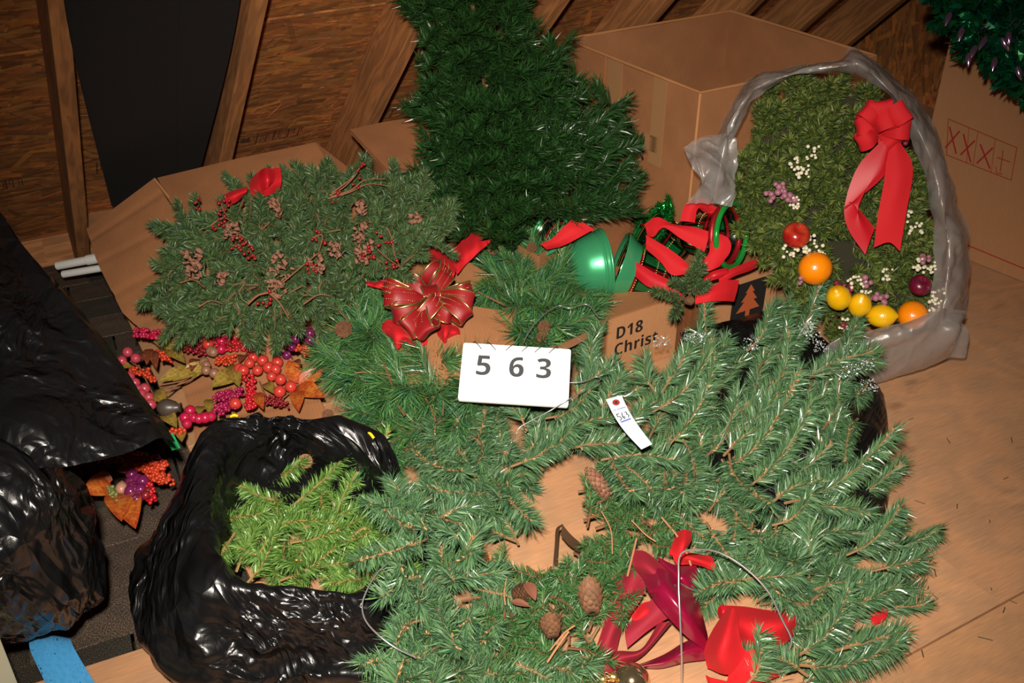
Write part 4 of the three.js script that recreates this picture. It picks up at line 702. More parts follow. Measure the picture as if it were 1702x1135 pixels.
  rib(r2, 'ribbon_tail', [[140, 390, 2.5], [210, 360, 2.48], [290, 280, 2.47], [350, 230, 2.48]], [[180, 425, 2.5], [280, 400, 2.48], [380, 350, 2.47], [470, 300, 2.48]]);
  // sprig tied to the ribbon
  const sp = thing('pine_sprig', 'small green pine sprig with a tiny cone lying on the red bell ribbon', 'sprig', Z(1060, 640, 2.36));
  for (const [a, b, x, y] of [[1060, 690, 1095, 480], [1060, 680, 1190, 655], [1050, 690, 960, 590], [1060, 660, 1130, 560], [1000, 720, 870, 700], [1000, 740, 960, 860], [1020, 700, 1050, 560]]) branch(sp, 'short', Z(a, b, 2.38), Z(x, y, 2.33), viewN(Z(a, b, 2.37)));
  cone(sp, Z(1020, 740, 2.35), Z(1085, 735, 2.35), 0.013);
}

// ---------------------------------------------------------------- twig and berry garland on the carton with flaps
{
  const poly = [[275, 375], [330, 345], [400, 325], [470, 300], [540, 288], [640, 282], [700, 300], [738, 345], [742, 385], [705, 420], [650, 455], [560, 490], [520, 540], [450, 556], [380, 540], [330, 552], [290, 540], [246, 500], [250, 462], [300, 430]];
  const tO = (x, y) => lerp(2.42, 2.22, clamp((y - 290) / 270, 0, 1)) - 0.03 * Math.sin(x * 0.02);
  const t = thing('evergreen_wreath', 'short-needled evergreen wreath with brown twigs and tiny red berries heaped on the left carton', 'wreath', D(490, 430, 2.36));
  for (const [x, y] of spread(poly, 230)) {
    const a = rr(0, 6.283), r = Math.hypot((x - 490) / 250, (y - 425) / 130), out = Math.atan2((y - 425) * 1.6, x - 490), an = r > 0.65 ? out + rr(-0.8, 0.8) : a, tt = tO(x, y) + rr(-0.02, 0.05), L = rr(38, 75);
    const b = D(x - Math.cos(an) * L * 0.5, y - Math.sin(an) * L * 0.4, tt + 0.02); branch(t, 'short', b, D(x + Math.cos(an) * L * 0.5, y + Math.sin(an) * L * 0.4, tt - 0.01), viewN(b));
  }
  const tw = (pts, r = 0.0022) => add(t, 'twig', tube(pts.map(([x, y, d = 0]) => D(x, y, tO(x, y) - 0.05 - d)), r, 20, 5, 0.5), twigMat);
  tw([[548, 325], [570, 312], [590, 292], [602, 270]]); tw([[550, 327], [585, 315], [605, 300], [640, 297]]); tw([[545, 330], [580, 320], [612, 306], [650, 310]]); tw([[552, 320], [580, 300], [596, 285]]);
  tw([[412, 505], [430, 490], [450, 485], [475, 465], [505, 440], [530, 420]], 0.003); tw([[445, 485], [462, 500], [472, 515], [480, 530]], 0.0025); tw([[350, 375], [370, 362], [385, 368], [400, 385]]); tw([[365, 330], [372, 350], [380, 362]]); tw([[330, 510], [350, 500], [370, 505]]);
  tw([[645, 380], [652, 400], [655, 420], [665, 445]]); tw([[628, 415], [645, 430], [660, 440]]); tw([[520, 395], [535, 390], [530, 420]]); tw([[300, 470], [320, 465], [340, 478]]); tw([[505, 505], [530, 490], [550, 492]]);
  const pod = std(0.24, 0.11, 0.065, 0.85), berry = std(0.25, 0.01, 0.012, 0.3);
  const frag = (x, y, s) => { const l = []; for (let k = 0; k < 24; k++) { const p = D(x + rr(-s, s), y + rr(-s, s) * 1.2, tO(x, y) - 0.03 - rr(0, 0.02)), g = new THREE.TetrahedronGeometry(rr(0.005, 0.01), 1); g.scale(1, 0.3, 1); g.rotateX(rr(0, 6)); g.rotateY(rr(0, 6)); g.translate(p.x, p.y, p.z); l.push(g); } add(t, 'dried_pod', flatten(l), pod); };
  for (const q of [[318, 430, 14], [322, 450, 12], [385, 385, 10], [470, 440, 17], [462, 465, 17], [455, 480, 12], [525, 438, 13], [598, 385, 12], [605, 405, 13], [600, 425, 12], [457, 345, 12], [555, 415, 10], [600, 345, 9], [370, 462, 8], [690, 360, 9]]) frag(...q);
  for (const [x, y, n, s] of [[400, 400, 14, 16], [412, 418, 12, 12], [365, 368, 12, 14], [372, 345, 8, 12], [515, 440, 8, 14], [530, 395, 8, 12], [608, 420, 12, 14], [640, 395, 8, 14], [440, 495, 8, 14], [560, 325, 6, 12], [605, 275, 4, 6], [650, 440, 6, 10], [590, 300, 5, 16], [320, 340, 6, 12]]) {
    const l = []; for (let k = 0; k < n; k++) l.push(ballGeo(D(x + rr(-s, s), y + rr(-s, s), tO(x, y) - 0.055 - rr(0, 0.015)), rr(0.003, 0.0045), 8)); add(t, 'berry_cluster', flatten(l), berry).userData.kind = 'stuff';
  }
  // red bow at its back
  const b = thing('red_bow', 'small red satin bow at the rear of the twig and berry wreath', 'bow', D(430, 310, 2.36));
  const S = (a, m, c, mat) => add(b, 'bow_loop', sheet([a, m, c].map((r) => r.map(([x, y, d]) => D(x, y, d))), { nu: 20, nv: 8, thick: 0.0014 }), mat);
  S([[362, 330, 2.38], [385, 318, 2.36], [412, 310, 2.37]], [[366, 338, 2.36], [388, 326, 2.33], [410, 318, 2.35]], [[372, 345, 2.37], [392, 336, 2.35], [404, 326, 2.37]], redVelvet);
  S([[415, 300, 2.38], [432, 285, 2.36], [466, 278, 2.37]], [[416, 318, 2.35], [440, 305, 2.31], [468, 300, 2.34]], [[425, 332, 2.37], [445, 325, 2.34], [464, 318, 2.36]], redVelvet);
  S([[432, 284, 2.33], [442, 279, 2.32], [456, 284, 2.33]], [[430, 300, 2.31], [444, 296, 2.29], [455, 300, 2.31]], [[436, 318, 2.32], [445, 312, 2.3], [450, 308, 2.32]], redSatin);
}

// ---------------------------------------------------------------- autumn berry wreath
{
  const X = (x, y, h = 0.1) => G(120 + 0.3347 * x, 520 + 0.3347 * y, h);
  const t = thing('berry_wreath', 'autumn wreath of red and purple berries with orange leaves on the folded flap', 'wreath', X(620, 400, 0.05));
  const hb = (x, y) => (y > 700 ? 0.07 : 0.13 - y * 0.00003);
  const leafTex = (a, b, v) => canvasTex(256, 128, (c, w, h) => { const g = c.createLinearGradient(0, 0, w, 0); g.addColorStop(0, a); g.addColorStop(0.6, b); g.addColorStop(1, a); c.fillStyle = g; c.fillRect(0, 0, w, h); for (let k = 0; k < 500; k++) { c.fillStyle = `rgba(${rnd() < 0.5 ? '255,190,80' : '90,20,10'},0.07)`; c.beginPath(); c.arc(rr(0, w), rr(0, h), rr(3, 16), 0, 7); c.fill(); } c.strokeStyle = v; c.lineWidth = 2; c.beginPath(); c.moveTo(0, h / 2); c.lineTo(w, h / 2); for (let k = 1; k < 7; k++) { c.moveTo(k * 34, h / 2); c.lineTo(k * 34 + 30, 8); c.moveTo(k * 34, h / 2); c.lineTo(k * 34 + 30, h - 8); } c.stroke(); });
  const LM = { o: std(0.75, 0.72, 0.7, 0.45, { map: leafTex('#b5391c', '#d9702a', 'rgba(235,170,80,0.7)') }), g: std(0.8, 0.8, 0.8, 0.5, { map: leafTex('#7b7a2c', '#9c8a3c', 'rgba(200,190,110,0.6)') }), m: std(1, 1, 1, 0.5, { map: leafTex('#5a2320', '#7a3a2a', 'rgba(150,80,60,0.6)') }) };
  const lf = (m, x0, y0, x1, y1, w, dh = 0.03, k = 0.12) => { const a = X(x0, y0, hb(x0, y0) + 0.01), b = X(x1, y1, hb(x1, y1) + dh); add(t, 'leaf', leafGeo(a, b, w, viewN(a).lerp(UP, 0.4).normalize(), k), LM[m]); };
  for (const q of [['o', 1120, 350, 1075, 235, 0.036], ['o', 1125, 355, 1262, 275, 0.036], ['o', 1115, 375, 1255, 420, 0.042], ['o', 1115, 385, 1125, 490, 0.032], ['o', 910, 400, 950, 480, 0.025], ['o', 190, 850, 50, 900, 0.05, 0.03], ['o', 200, 830, 90, 820, 0.03, 0.02], ['o', 235, 890, 245, 1035, 0.055, 0.035], ['o', 255, 890, 315, 1072, 0.055, 0.03],
    ['g', 470, 170, 560, 250, 0.035], ['g', 440, 190, 570, 170, 0.028], ['g', 600, 280, 425, 345, 0.032], ['g', 580, 320, 640, 240, 0.035], ['g', 640, 280, 500, 340, 0.025], ['g', 820, 300, 690, 370, 0.042], ['g', 790, 260, 830, 370, 0.034], ['g', 400, 400, 470, 450, 0.036], ['g', 460, 500, 520, 570, 0.03], ['g', 690, 430, 680, 500, 0.026], ['g', 640, 465, 630, 510, 0.02], ['g', 230, 265, 300, 270, 0.02], ['g', 960, 350, 1000, 400, 0.024], ['g', 540, 590, 545, 640, 0.022], ['g', 1010, 110, 1040, 160, 0.02],
    ['m', 385, 180, 370, 260, 0.022], ['m', 400, 190, 420, 280, 0.022], ['m', 340, 200, 380, 250, 0.02], ['m', 620, 230, 590, 290, 0.024], ['m', 1100, 240, 1130, 280, 0.024], ['m', 850, 210, 830, 250, 0.02], ['m', 330, 770, 220, 790, 0.025]]) lf(...q);
  const ber = { red: std(0.45, 0.012, 0.02, 0.25), orange: std(0.5, 0.045, 0.014, 0.28), crimson: std(0.42, 0.01, 0.05, 0.28), pink: std(0.42, 0.05, 0.075, 0.3), coral: std(0.5, 0.042, 0.03, 0.25), purple: std(0.14, 0.012, 0.07, 0.2), magenta: std(0.3, 0.01, 0.06, 0.35), brown: std(0.25, 0.12, 0.07, 0.4), green: std(0.16, 0.18, 0.05, 0.4), maroon: std(0.2, 0.01, 0.015, 0.3) };
  const cluster = (mat, x0, y0, x1, y1, n, w, r = 0.0042) => { const l = []; for (let k = 0; k < n * 1.4; k++) { const f = rnd(), x = lerp(x0, x1, f) + rr(-w, w), y = lerp(y0, y1, f) + rr(-w, w) * 0.8; const dd = rnd(); l.push(ballGeo(X(x, y, hb(x, y) + dd * 0.03), r * rr(0.85, 1.15), 8)); } add(t, 'berry_cluster', flatten(l), ber[mat]).userData.kind = 'stuff'; };
  cluster('crimson', 325, 95, 480, 110, 70, 26); cluster('red', 430, 110, 570, 150, 95, 28); cluster('maroon', 540, 160, 660, 190, 70, 26); cluster('red', 730, 150, 980, 150, 190, 50); cluster('maroon', 760, 110, 960, 190, 90, 50); cluster('red', 800, 60, 870, 60, 40, 24); cluster('orange', 730, 240, 790, 230, 40, 24);
  cluster('orange', 430, 200, 475, 230, 36, 20); cluster('orange', 280, 270, 340, 300, 26, 16); cluster('orange', 1130, 175, 1190, 200, 40, 24); cluster('red', 885, 320, 890, 460, 60, 24); cluster('red', 830, 270, 840, 330, 26, 18); cluster('magenta', 720, 420, 830, 390, 60, 26); cluster('magenta', 700, 490, 800, 450, 60, 26); cluster('red', 870, 450, 900, 470, 24, 18);
  cluster('orange', 320, 770, 470, 760, 90, 26); cluster('orange', 380, 800, 480, 830, 70, 30); cluster('red', 360, 850, 400, 930, 50, 26); cluster('orange', 500, 585, 545, 595, 24, 18); cluster('green', 185, 870, 215, 930, 40, 16, 0.004); cluster('orange', 360, 290, 400, 330, 22, 20); cluster('maroon', 960, 430, 1050, 450, 60, 28, 0.003); cluster('maroon', 150, 720, 420, 720, 80, 30);
  const one = (mat, r, list) => list.forEach(([x, y]) => { const p = X(x, y, hb(x, y) + 0.028), m = add(t, 'berry', ballGeo(p, r * rr(0.9, 1.1), 16), ber[mat]); const c = new THREE.ConeGeometry(r * 0.22, r * 0.2, 6), d = V(rr(-0.7, 0.7), 0.6, rr(0, 0.9)).normalize(); c.applyQuaternion(new THREE.Quaternion().setFromUnitVectors(UP, d)); c.translate(p.x + d.x * r, p.y + d.y * r, p.z + d.z * r); add(m, 'calyx', c, twigMat); });
  one('pink', 0.0115, [[275, 195], [247, 237], [315, 225], [285, 317], [312, 347], [360, 375], [340, 405], [380, 418], [390, 455], [325, 380]]);
  one('crimson', 0.0115, [[585, 485], [560, 520], [605, 520], [570, 550], [660, 520], [630, 525], [740, 90], [765, 110], [728, 125], [742, 140], [740, 180], [690, 515]]);
  one('coral', 0.0125, [[672, 130], [675, 155], [900, 220], [880, 250], [945, 235], [920, 285], [975, 270], [1010, 280], [850, 285], [990, 315], [1035, 330], [1085, 365], [1030, 390], [1020, 245], [810, 450], [830, 275]]);
  one('purple', 0.012, [[1040, 115], [1070, 135], [1110, 130], [1090, 170], [1020, 195], [1065, 210], [1180, 100], [1180, 135], [1045, 160], [295, 800], [325, 825], [290, 840], [340, 875], [290, 885], [322, 925], [310, 875], [350, 835], [300, 860]]);
  one('maroon', 0.01, [[375, 885], [365, 905]]);
  one('brown', 0.0115, [[665, 260], [705, 300], [655, 245], [700, 195], [665, 285], [690, 190], [635, 125], [595, 110]]);
  for (const [x0, y0, x1, y1, L] of [[480, 470, 545, 470, 0.026], [245, 865, 250, 810, 0.016]]) { const a = X(x0, y0, hb(x0, y0) + 0.03), d = X(x1, y1, hb(x1, y1) + 0.03).sub(a).normalize(), g = new THREE.LatheGeometry([[0.0004, -1], [0.4, -0.9], [0.7, -0.5], [0.72, 0], [0.55, 0.5], [0.32, 0.8], [0.42, 1], [0.001, 0.95]].map(([a2, b2]) => new THREE.Vector2(a2 * L, b2 * L)), 18); g.applyQuaternion(new THREE.Quaternion().setFromUnitVectors(UP, d)); g.translate(a.x, a.y, a.z); add(t, L > 0.02 ? 'poppy_pod' : 'acorn', g, L > 0.02 ? std(0.06, 0.045, 0.035, 0.4) : std(0.42, 0.2, 0.13, 0.35)); }
  const stems = [[[430, 360], [560, 330], [640, 260]], [[450, 380], [570, 340], [660, 290]], [[470, 400], [540, 345], [620, 300]], [[380, 330], [330, 270], [290, 240]], [[1040, 430], [1110, 370], [1150, 330]], [[930, 340], [950, 390], [960, 440]], [[800, 180], [900, 190], [1000, 170]], [[330, 260], [360, 320], [400, 400]]];
  for (const s of stems) add(t, 'stem', tube(s.map(([x, y]) => X(x, y, hb(x, y) + 0.006)), 0.0022, 14, 5), twigMat);
}

// ---------------------------------------------------------------- long-needled pine wreath in the middle
{
  const t = thing('pine_wreath', 'loose long-needled green pine wreath with small round cones behind the number card', 'wreath', G(760, 560, 0.15));
  const h = (x, y) => 0.21 - (y - 480) * 0.0002, B = (x0, y0, x1, y1, dh = 0.03) => { const b = G(x0, y0, h(x0, y0)); branch(t, 'longpine', b, G(x1, y1, h(x1, y1) + dh), viewN(b)); };
  for (const q of [[620, 520, 580, 500], [630, 560, 575, 545], [630, 590, 585, 620], [650, 560, 590, 600], [660, 600, 610, 680], [650, 620, 640, 700], [640, 520, 600, 470], [700, 620, 620, 640], [720, 640, 690, 690], [740, 630, 770, 590], [700, 600, 760, 600], [650, 640, 590, 670], [640, 690, 590, 690], [650, 690, 620, 730], [690, 650, 730, 700], [720, 600, 740, 660], [600, 560, 640, 520], [610, 560, 580, 590], [660, 590, 700, 570], [780, 620, 740, 680], [650, 650, 640, 760],
    [860, 470, 810, 450], [870, 440, 830, 425], [900, 450, 880, 400], [930, 460, 950, 410], [900, 500, 860, 540], [920, 500, 940, 535], [880, 540, 850, 570], [920, 540, 900, 580], [935, 540, 950, 575], [880, 480, 930, 450], [840, 470, 800, 490], [910, 470, 950, 500], [890, 520, 935, 500], [870, 560, 920, 590], [850, 500, 900, 520], [940, 470, 940, 445], [830, 560, 870, 540], [900, 420, 860, 410]]) B(...q);
  for (const [x, y] of spread([[560, 500], [600, 475], [650, 500], [640, 565], [720, 590], [790, 600], [780, 660], [700, 700], [640, 735], [600, 700], [585, 640], [570, 560]], 50)) { const a = rr(1.6, 5.2); B(x + 25, y, x + 25 + Math.cos(a) * 85, y + Math.sin(a) * 70, rr(-0.02, 0.03)); }
  for (const [x, y] of spread([[800, 430], [880, 405], [930, 430], [945, 500], [945, 560], [930, 590], [880, 575], [850, 540], [830, 490]], 34)) { const a = rr(0, 6.283); B(x, y, x + Math.cos(a) * 75, y + Math.sin(a) * 55, rr(-0.02, 0.02)); }
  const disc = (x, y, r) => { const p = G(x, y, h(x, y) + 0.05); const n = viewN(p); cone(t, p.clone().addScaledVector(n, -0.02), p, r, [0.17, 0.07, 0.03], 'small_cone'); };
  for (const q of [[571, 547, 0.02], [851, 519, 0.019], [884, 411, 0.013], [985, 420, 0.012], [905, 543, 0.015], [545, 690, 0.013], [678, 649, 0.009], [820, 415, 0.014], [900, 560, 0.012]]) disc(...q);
  const tw = (pts, r = 0.002) => add(t, 'twig', tube(pts.map(([x, y]) => G(x, y, h(x, y) + 0.05)), r, 14, 5), twigMat);
  tw([[636, 602], [648, 630], [660, 670], [672, 690]]); tw([[706, 660], [718, 680], [724, 700]]); tw([[795, 485], [820, 498], [845, 510]], 0.003); tw([[745, 510], [800, 515], [840, 540]], 0.0025); tw([[735, 640], [737, 660], [736, 690]]); tw([[590, 620], [620, 618], [650, 624]]);
  for (let k = 0; k < 5; k++) tw([[905 + k * 3, 583 - k * 2], [940, 570 + k * 2], [975, 554 + k * 2]], 0.003);
}
// bow with gold edges
{
  const X = (x, y, h) => G(560 + 0.326 * x, 270 + 0.326 * y, h), t = thing('gold_edged_bow', 'sheer red bow with gold wired edges over red velvet tails', 'bow', X(480, 700, 0.3));
  const sheer = std(0.36, 0.008, 0.012, 0.5, { transmission: 0.3, thickness: 0 });
  const S = (rows, mat, nm) => add(t, nm, sheet(rows.map((r) => r.map(([x, y, h]) => X(x, y, h))), { nu: 24, nv: 10, thick: 0.0013, move: (p, u, v) => 0.002 * Math.sin(u * 17 + v * 4) }), mat);
  S([[[145, 610, 0.27], [240, 600, 0.28], [355, 550, 0.29]], [[150, 622, 0.275], [250, 615, 0.285], [350, 580, 0.3]], [[160, 632, 0.27], [240, 640, 0.28], [350, 600, 0.29]]], redVelvet, 'velvet_tail');
  S([[[435, 500, 0.28], [490, 402, 0.3], [560, 470, 0.31], [612, 540, 0.3]], [[440, 503, 0.275], [480, 450, 0.31], [540, 520, 0.32], [600, 570, 0.3]], [[450, 505, 0.27], [490, 505, 0.28], [540, 560, 0.29], [590, 600, 0.28]]], redVelvet, 'velvet_loop');
  S([[[565, 465, 0.29], [640, 400, 0.31], [715, 335, 0.33]], [[590, 510, 0.29], [680, 440, 0.32], [750, 365, 0.33]], [[610, 570, 0.28], [710, 470, 0.31], [785, 405, 0.32]]], redVelvet, 'velvet_loop');
  S([[[735, 325, 0.3], [760, 320, 0.31], [790, 350, 0.31]], [[735, 335, 0.3], [755, 340, 0.31], [785, 360, 0.31]], [[740, 350, 0.29], [755, 365, 0.3], [775, 365, 0.3]]], redVelvet, 'velvet_tail');
  S([[[500, 850, 0.24], [540, 800, 0.27], [570, 805, 0.26], [600, 830, 0.25], [650, 870, 0.24]], [[510, 880, 0.24], [545, 870, 0.265], [580, 860, 0.26], [610, 870, 0.25], [645, 885, 0.235]], [[540, 930, 0.23], [555, 915, 0.24], [570, 895, 0.24], [600, 880, 0.235], [640, 888, 0.23]]], redVelvet, 'velvet_tail');
  S([[[230, 830, 0.25], [270, 800, 0.27], [320, 820, 0.27], [400, 830, 0.26], [460, 860, 0.25]], [[240, 860, 0.25], [290, 880, 0.27], [350, 880, 0.27], [410, 890, 0.26], [462, 890, 0.245]], [[290, 910, 0.23], [310, 950, 0.24], [355, 910, 0.25], [390, 942, 0.24], [455, 930, 0.235]]], redVelvet, 'velvet_tail');
  const loops = [[460, 700, -220, -10, 110, 0.03], [470, 700, -120, 160, 120, 0.03], [470, 700, -5, 180, 110, 0.03], [470, 690, 230, 30, 110, 0.035], [480, 690, 60, -110, 100, 0.03], [460, 690, -100, -90, 110, 0.03], [480, 700, 110, 80, 95, 0.03], [470, 690, 0, -20, 90, 0.035], [450, 700, -200, -60, 80, 0.05], [490, 690, 190, -50, 80, 0.05], [440, 690, -160, 90, 90, 0.045], [500, 710, 170, 90, 85, 0.04], [470, 680, 20, -130, 90, 0.045], [470, 700, -60, 110, 80, 0.055]];
  loops.forEach(([x, y, dx, dy, w, op], i) => {
    const c = X(x, y, 0.3), e = X(x + dx, y + dy, 0.31), len = Math.max(0.03, c.distanceTo(e)), dir = e.clone().sub(c).normalize(), up = jit(viewN(c), 0.35).normalize(), wid = w * 0.326 * 0.00118;
    const m = add(t, 'sheer_loop', loopGeo(c, dir, up, wid, len, op), sheer);
    const ww = dir.clone().cross(up).normalize(), u = ww.clone().cross(dir).normalize();
    for (const s of [-0.5, 0.5]) { const l = [[0.35, 0.7, 0.8], [0.75, 1, 1.05], [1, 0.35, 1.05], [0.8, -0.35, 1], [0.4, -0.35, 0.75]].map(([a, b, k]) => c.clone().addScaledVector(dir, len * a).addScaledVector(u, op * b).addScaledVector(ww, s * wid * k)); add(m, 'gold_edge', tube(l, 0.0021, 22, 5), goldMat); }
    for (const s of [-0.2, 0.2]) { const q = []; for (let k = 0; k < 14; k++) { const f = k / 13, p = c.clone().addScaledVector(dir, len * (0.3 + 0.65 * f)).addScaledVector(u, op * (0.68 + 0.34 * Math.sin(f * 2.2))).addScaledVector(ww, s * wid), g = new THREE.SphereGeometry(0.0011, 5, 4); g.translate(p.x, p.y, p.z); q.push(g); } add(m, 'gold_dots', flatten(q), goldMat).userData.kind = 'stuff'; }
  });
}

// ---------------------------------------------------------------- the big spruce wreath in front
const GAP = [[850, 870], [895, 830], [940, 795], [968, 795], [978, 880], [935, 942], [875, 938]];
const HS = (x, y) => clamp(0.2 - (y - 560) * 0.00027, 0.05, 0.21) * (x > 1380 && y > 800 ? 0.75 : 1) + 0.14 * clamp((800 - x) / 130, 0, 1) * clamp((y - 760) / 100, 0, 1);
{
  const t = thing('spruce_wreath', 'very large blue-green spruce wreath spread across the front with wire-tied branches', 'wreath', G(1050, 850, 0.06));
  const B = (x0, y0, x1, y1, dh = 0.025, lift = 0.015) => { const b = G(x0, y0, HS(x0, y0) + lift); branch(t, 'spruce', b, G(x1, y1, HS(x1, y1) + lift + dh), viewN(b).lerp(UP, 0.3).normalize()); };
  const list = [[1040, 712, 1108, 608], [1095, 680, 1205, 622], [1120, 732, 1222, 625], [1108, 640, 1140, 590], [1185, 620, 1222, 580], [1222, 770, 1352, 688], [1245, 705, 1300, 648], [1255, 802, 1372, 714], [1290, 828, 1372, 760], [1320, 834, 1478, 804], [1212, 746, 1284, 668], [1288, 640, 1345, 575], [1348, 625, 1415, 574], [1382, 618, 1456, 598], [1268, 560, 1318, 514], [1255, 572, 1295, 530], [981, 600, 977, 530], [959, 655, 992, 600], [1000, 680, 1034, 622], [962, 742, 1035, 731], [898, 752, 955, 740], [1016, 760, 1145, 733], [1014, 762, 1054, 858], [1033, 772, 1098, 798], [1142, 740, 1190, 822], [1212, 765, 1221, 850], [1142, 785, 1147, 848], [1104, 797, 1110, 855], [955, 712, 994, 678], [708, 728, 742, 757], [686, 742, 720, 816], [764, 750, 808, 812], [792, 730, 834, 766], [815, 816, 758, 842], [885, 742, 950, 698], [866, 770, 958, 735], [807, 672, 811, 712], [920, 694, 992, 682], [983, 636, 981, 570], [735, 858, 817, 812], [828, 812, 882, 868], [773, 920, 788, 876], [716, 852, 652, 872], [698, 957, 652, 962], [735, 961, 832, 953], [690, 1032, 640, 1048], [1355, 890, 1475, 852], [1422, 917, 1502, 880], [1470, 944, 1526, 930], [1370, 972, 1438, 948], [1408, 1012, 1492, 976], [1335, 1086, 1440, 1030], [1408, 1076, 1492, 1054], [1345, 1108, 1490, 1126], [1330, 1112, 1250, 1055], [1345, 945, 1349, 868], [1210, 965, 1328, 956], [1230, 968, 1160, 958], [1300, 870, 1360, 850], [1290, 880, 1280, 940], [1180, 880, 1210, 930], [1250, 880, 1240, 950], [1350, 1000, 1300, 1040], [1400, 950, 1340, 1010],
    [870, 700, 850, 660], [760, 700, 770, 660], [730, 700, 705, 720], [780, 880, 720, 830], [710, 830, 655, 845], [690, 880, 640, 872], [700, 900, 640, 925], [710, 1000, 650, 1010], [760, 1010, 700, 1060], [720, 1080, 660, 1125], [690, 1090, 635, 1105], [800, 1040, 780, 1110], [850, 1100, 900, 1120], [900, 1100, 960, 1125], [980, 1090, 985, 1130], [1170, 590, 1150, 555], [1440, 640, 1400, 690], [1420, 700, 1390, 730], [1080, 640, 1060, 600], [1330, 840, 1420, 830], [800, 980, 850, 990], [1250, 1130, 1290, 1080]];
  for (const q of list) B(...q);
  const star = (x, y, n = 5) => { const c = G(x, y, HS(x, y) + 0.02), v = viewN(c); for (let k = 0; k < n; k++) { const a = k / n * 6.283 + rr(0, 0.5), e = G(x + Math.cos(a) * 42, y + Math.sin(a) * 36, HS(x, y) + 0.01); branch(t, 'spruce', c.clone().addScaledVector(v, -0.03), e.addScaledVector(v, 0.035), v); } branch(t, 'spruce', c.clone().addScaledVector(v, -0.05), c.clone().addScaledVector(v, 0.035), UP); };
  for (const q of [[748, 775, 3], [819, 802, 3], [738, 935, 3], [712, 1000, 3], [738, 1050, 3], [778, 1067, 3], [712, 1120, 3], [1290, 930, 3], [1265, 915, 2], [790, 1113, 3], [670, 835, 3], [1400, 960, 2]]) star(...q);
  const dirAt = (x, y) => { if (x > 1000 && y < 800) return -0.85; if (x > 1280) return -0.35; if (x > 1040 && y < 920) return 1.3; if (x < 760) return Math.PI + 0.3 * (y - 900) / 200; return rr(0, 6.283); };
  const polyA = [[720, 720], [750, 690], [800, 690], [860, 690], [950, 660], [975, 640], [1080, 625], [1180, 590], [1280, 570], [1320, 540], [1425, 620], [1425, 690], [1380, 770], [1440, 810], [1480, 860], [1510, 935], [1470, 1000], [1475, 1135], [1340, 1135], [1250, 1080], [1335, 1010], [1325, 965], [1200, 975], [1130, 880], [1050, 850], [1000, 780], [950, 800], [880, 860], [860, 920], [820, 970], [790, 1010], [780, 1080], [960, 1100], [1000, 1135], [680, 1135], [690, 1060], [700, 960], [690, 850]];
  for (const [x, y] of spread(polyA, 120)) { const a = dirAt(x, y) + rr(-0.5, 0.5), L = rr(70, 120), dx = Math.cos(a) * L, dy = Math.sin(a) * L; if ([0.5, 0.3, 0.1, -0.2, -0.5].some((f) => inside(GAP, x + dx * f, y + dy * f))) continue; B(x - dx * 0.5, y - dy * 0.5, x + dx * 0.5, y + dy * 0.5, rr(-0.02, 0.0), rr(-0.06, -0.03)); }
  // frosty glittering tips along the rear edge
  const frost = std(0.6, 0.66, 0.66, 0.3, { metalness: 0.3 });
  for (const [x, y] of [[1100, 568], [1160, 562], [1250, 572], [1340, 545], [1350, 560], [1365, 575], [1415, 580], [1440, 605], [1150, 560], [1412, 616], [1445, 640]]) { const l = []; for (let k = 0; k < 60; k++) { const p = G(x + rr(-14, 14), y + rr(-10, 10), HS(x, y) + 0.05), g = new THREE.TetrahedronGeometry(rr(0.001, 0.0024)); g.rotateX(rr(0, 6)); g.rotateZ(rr(0, 6)); g.translate(p.x, p.y, p.z); l.push(g); } add(t, 'frost', flatten(l), frost).userData.kind = 'stuff'; }
}
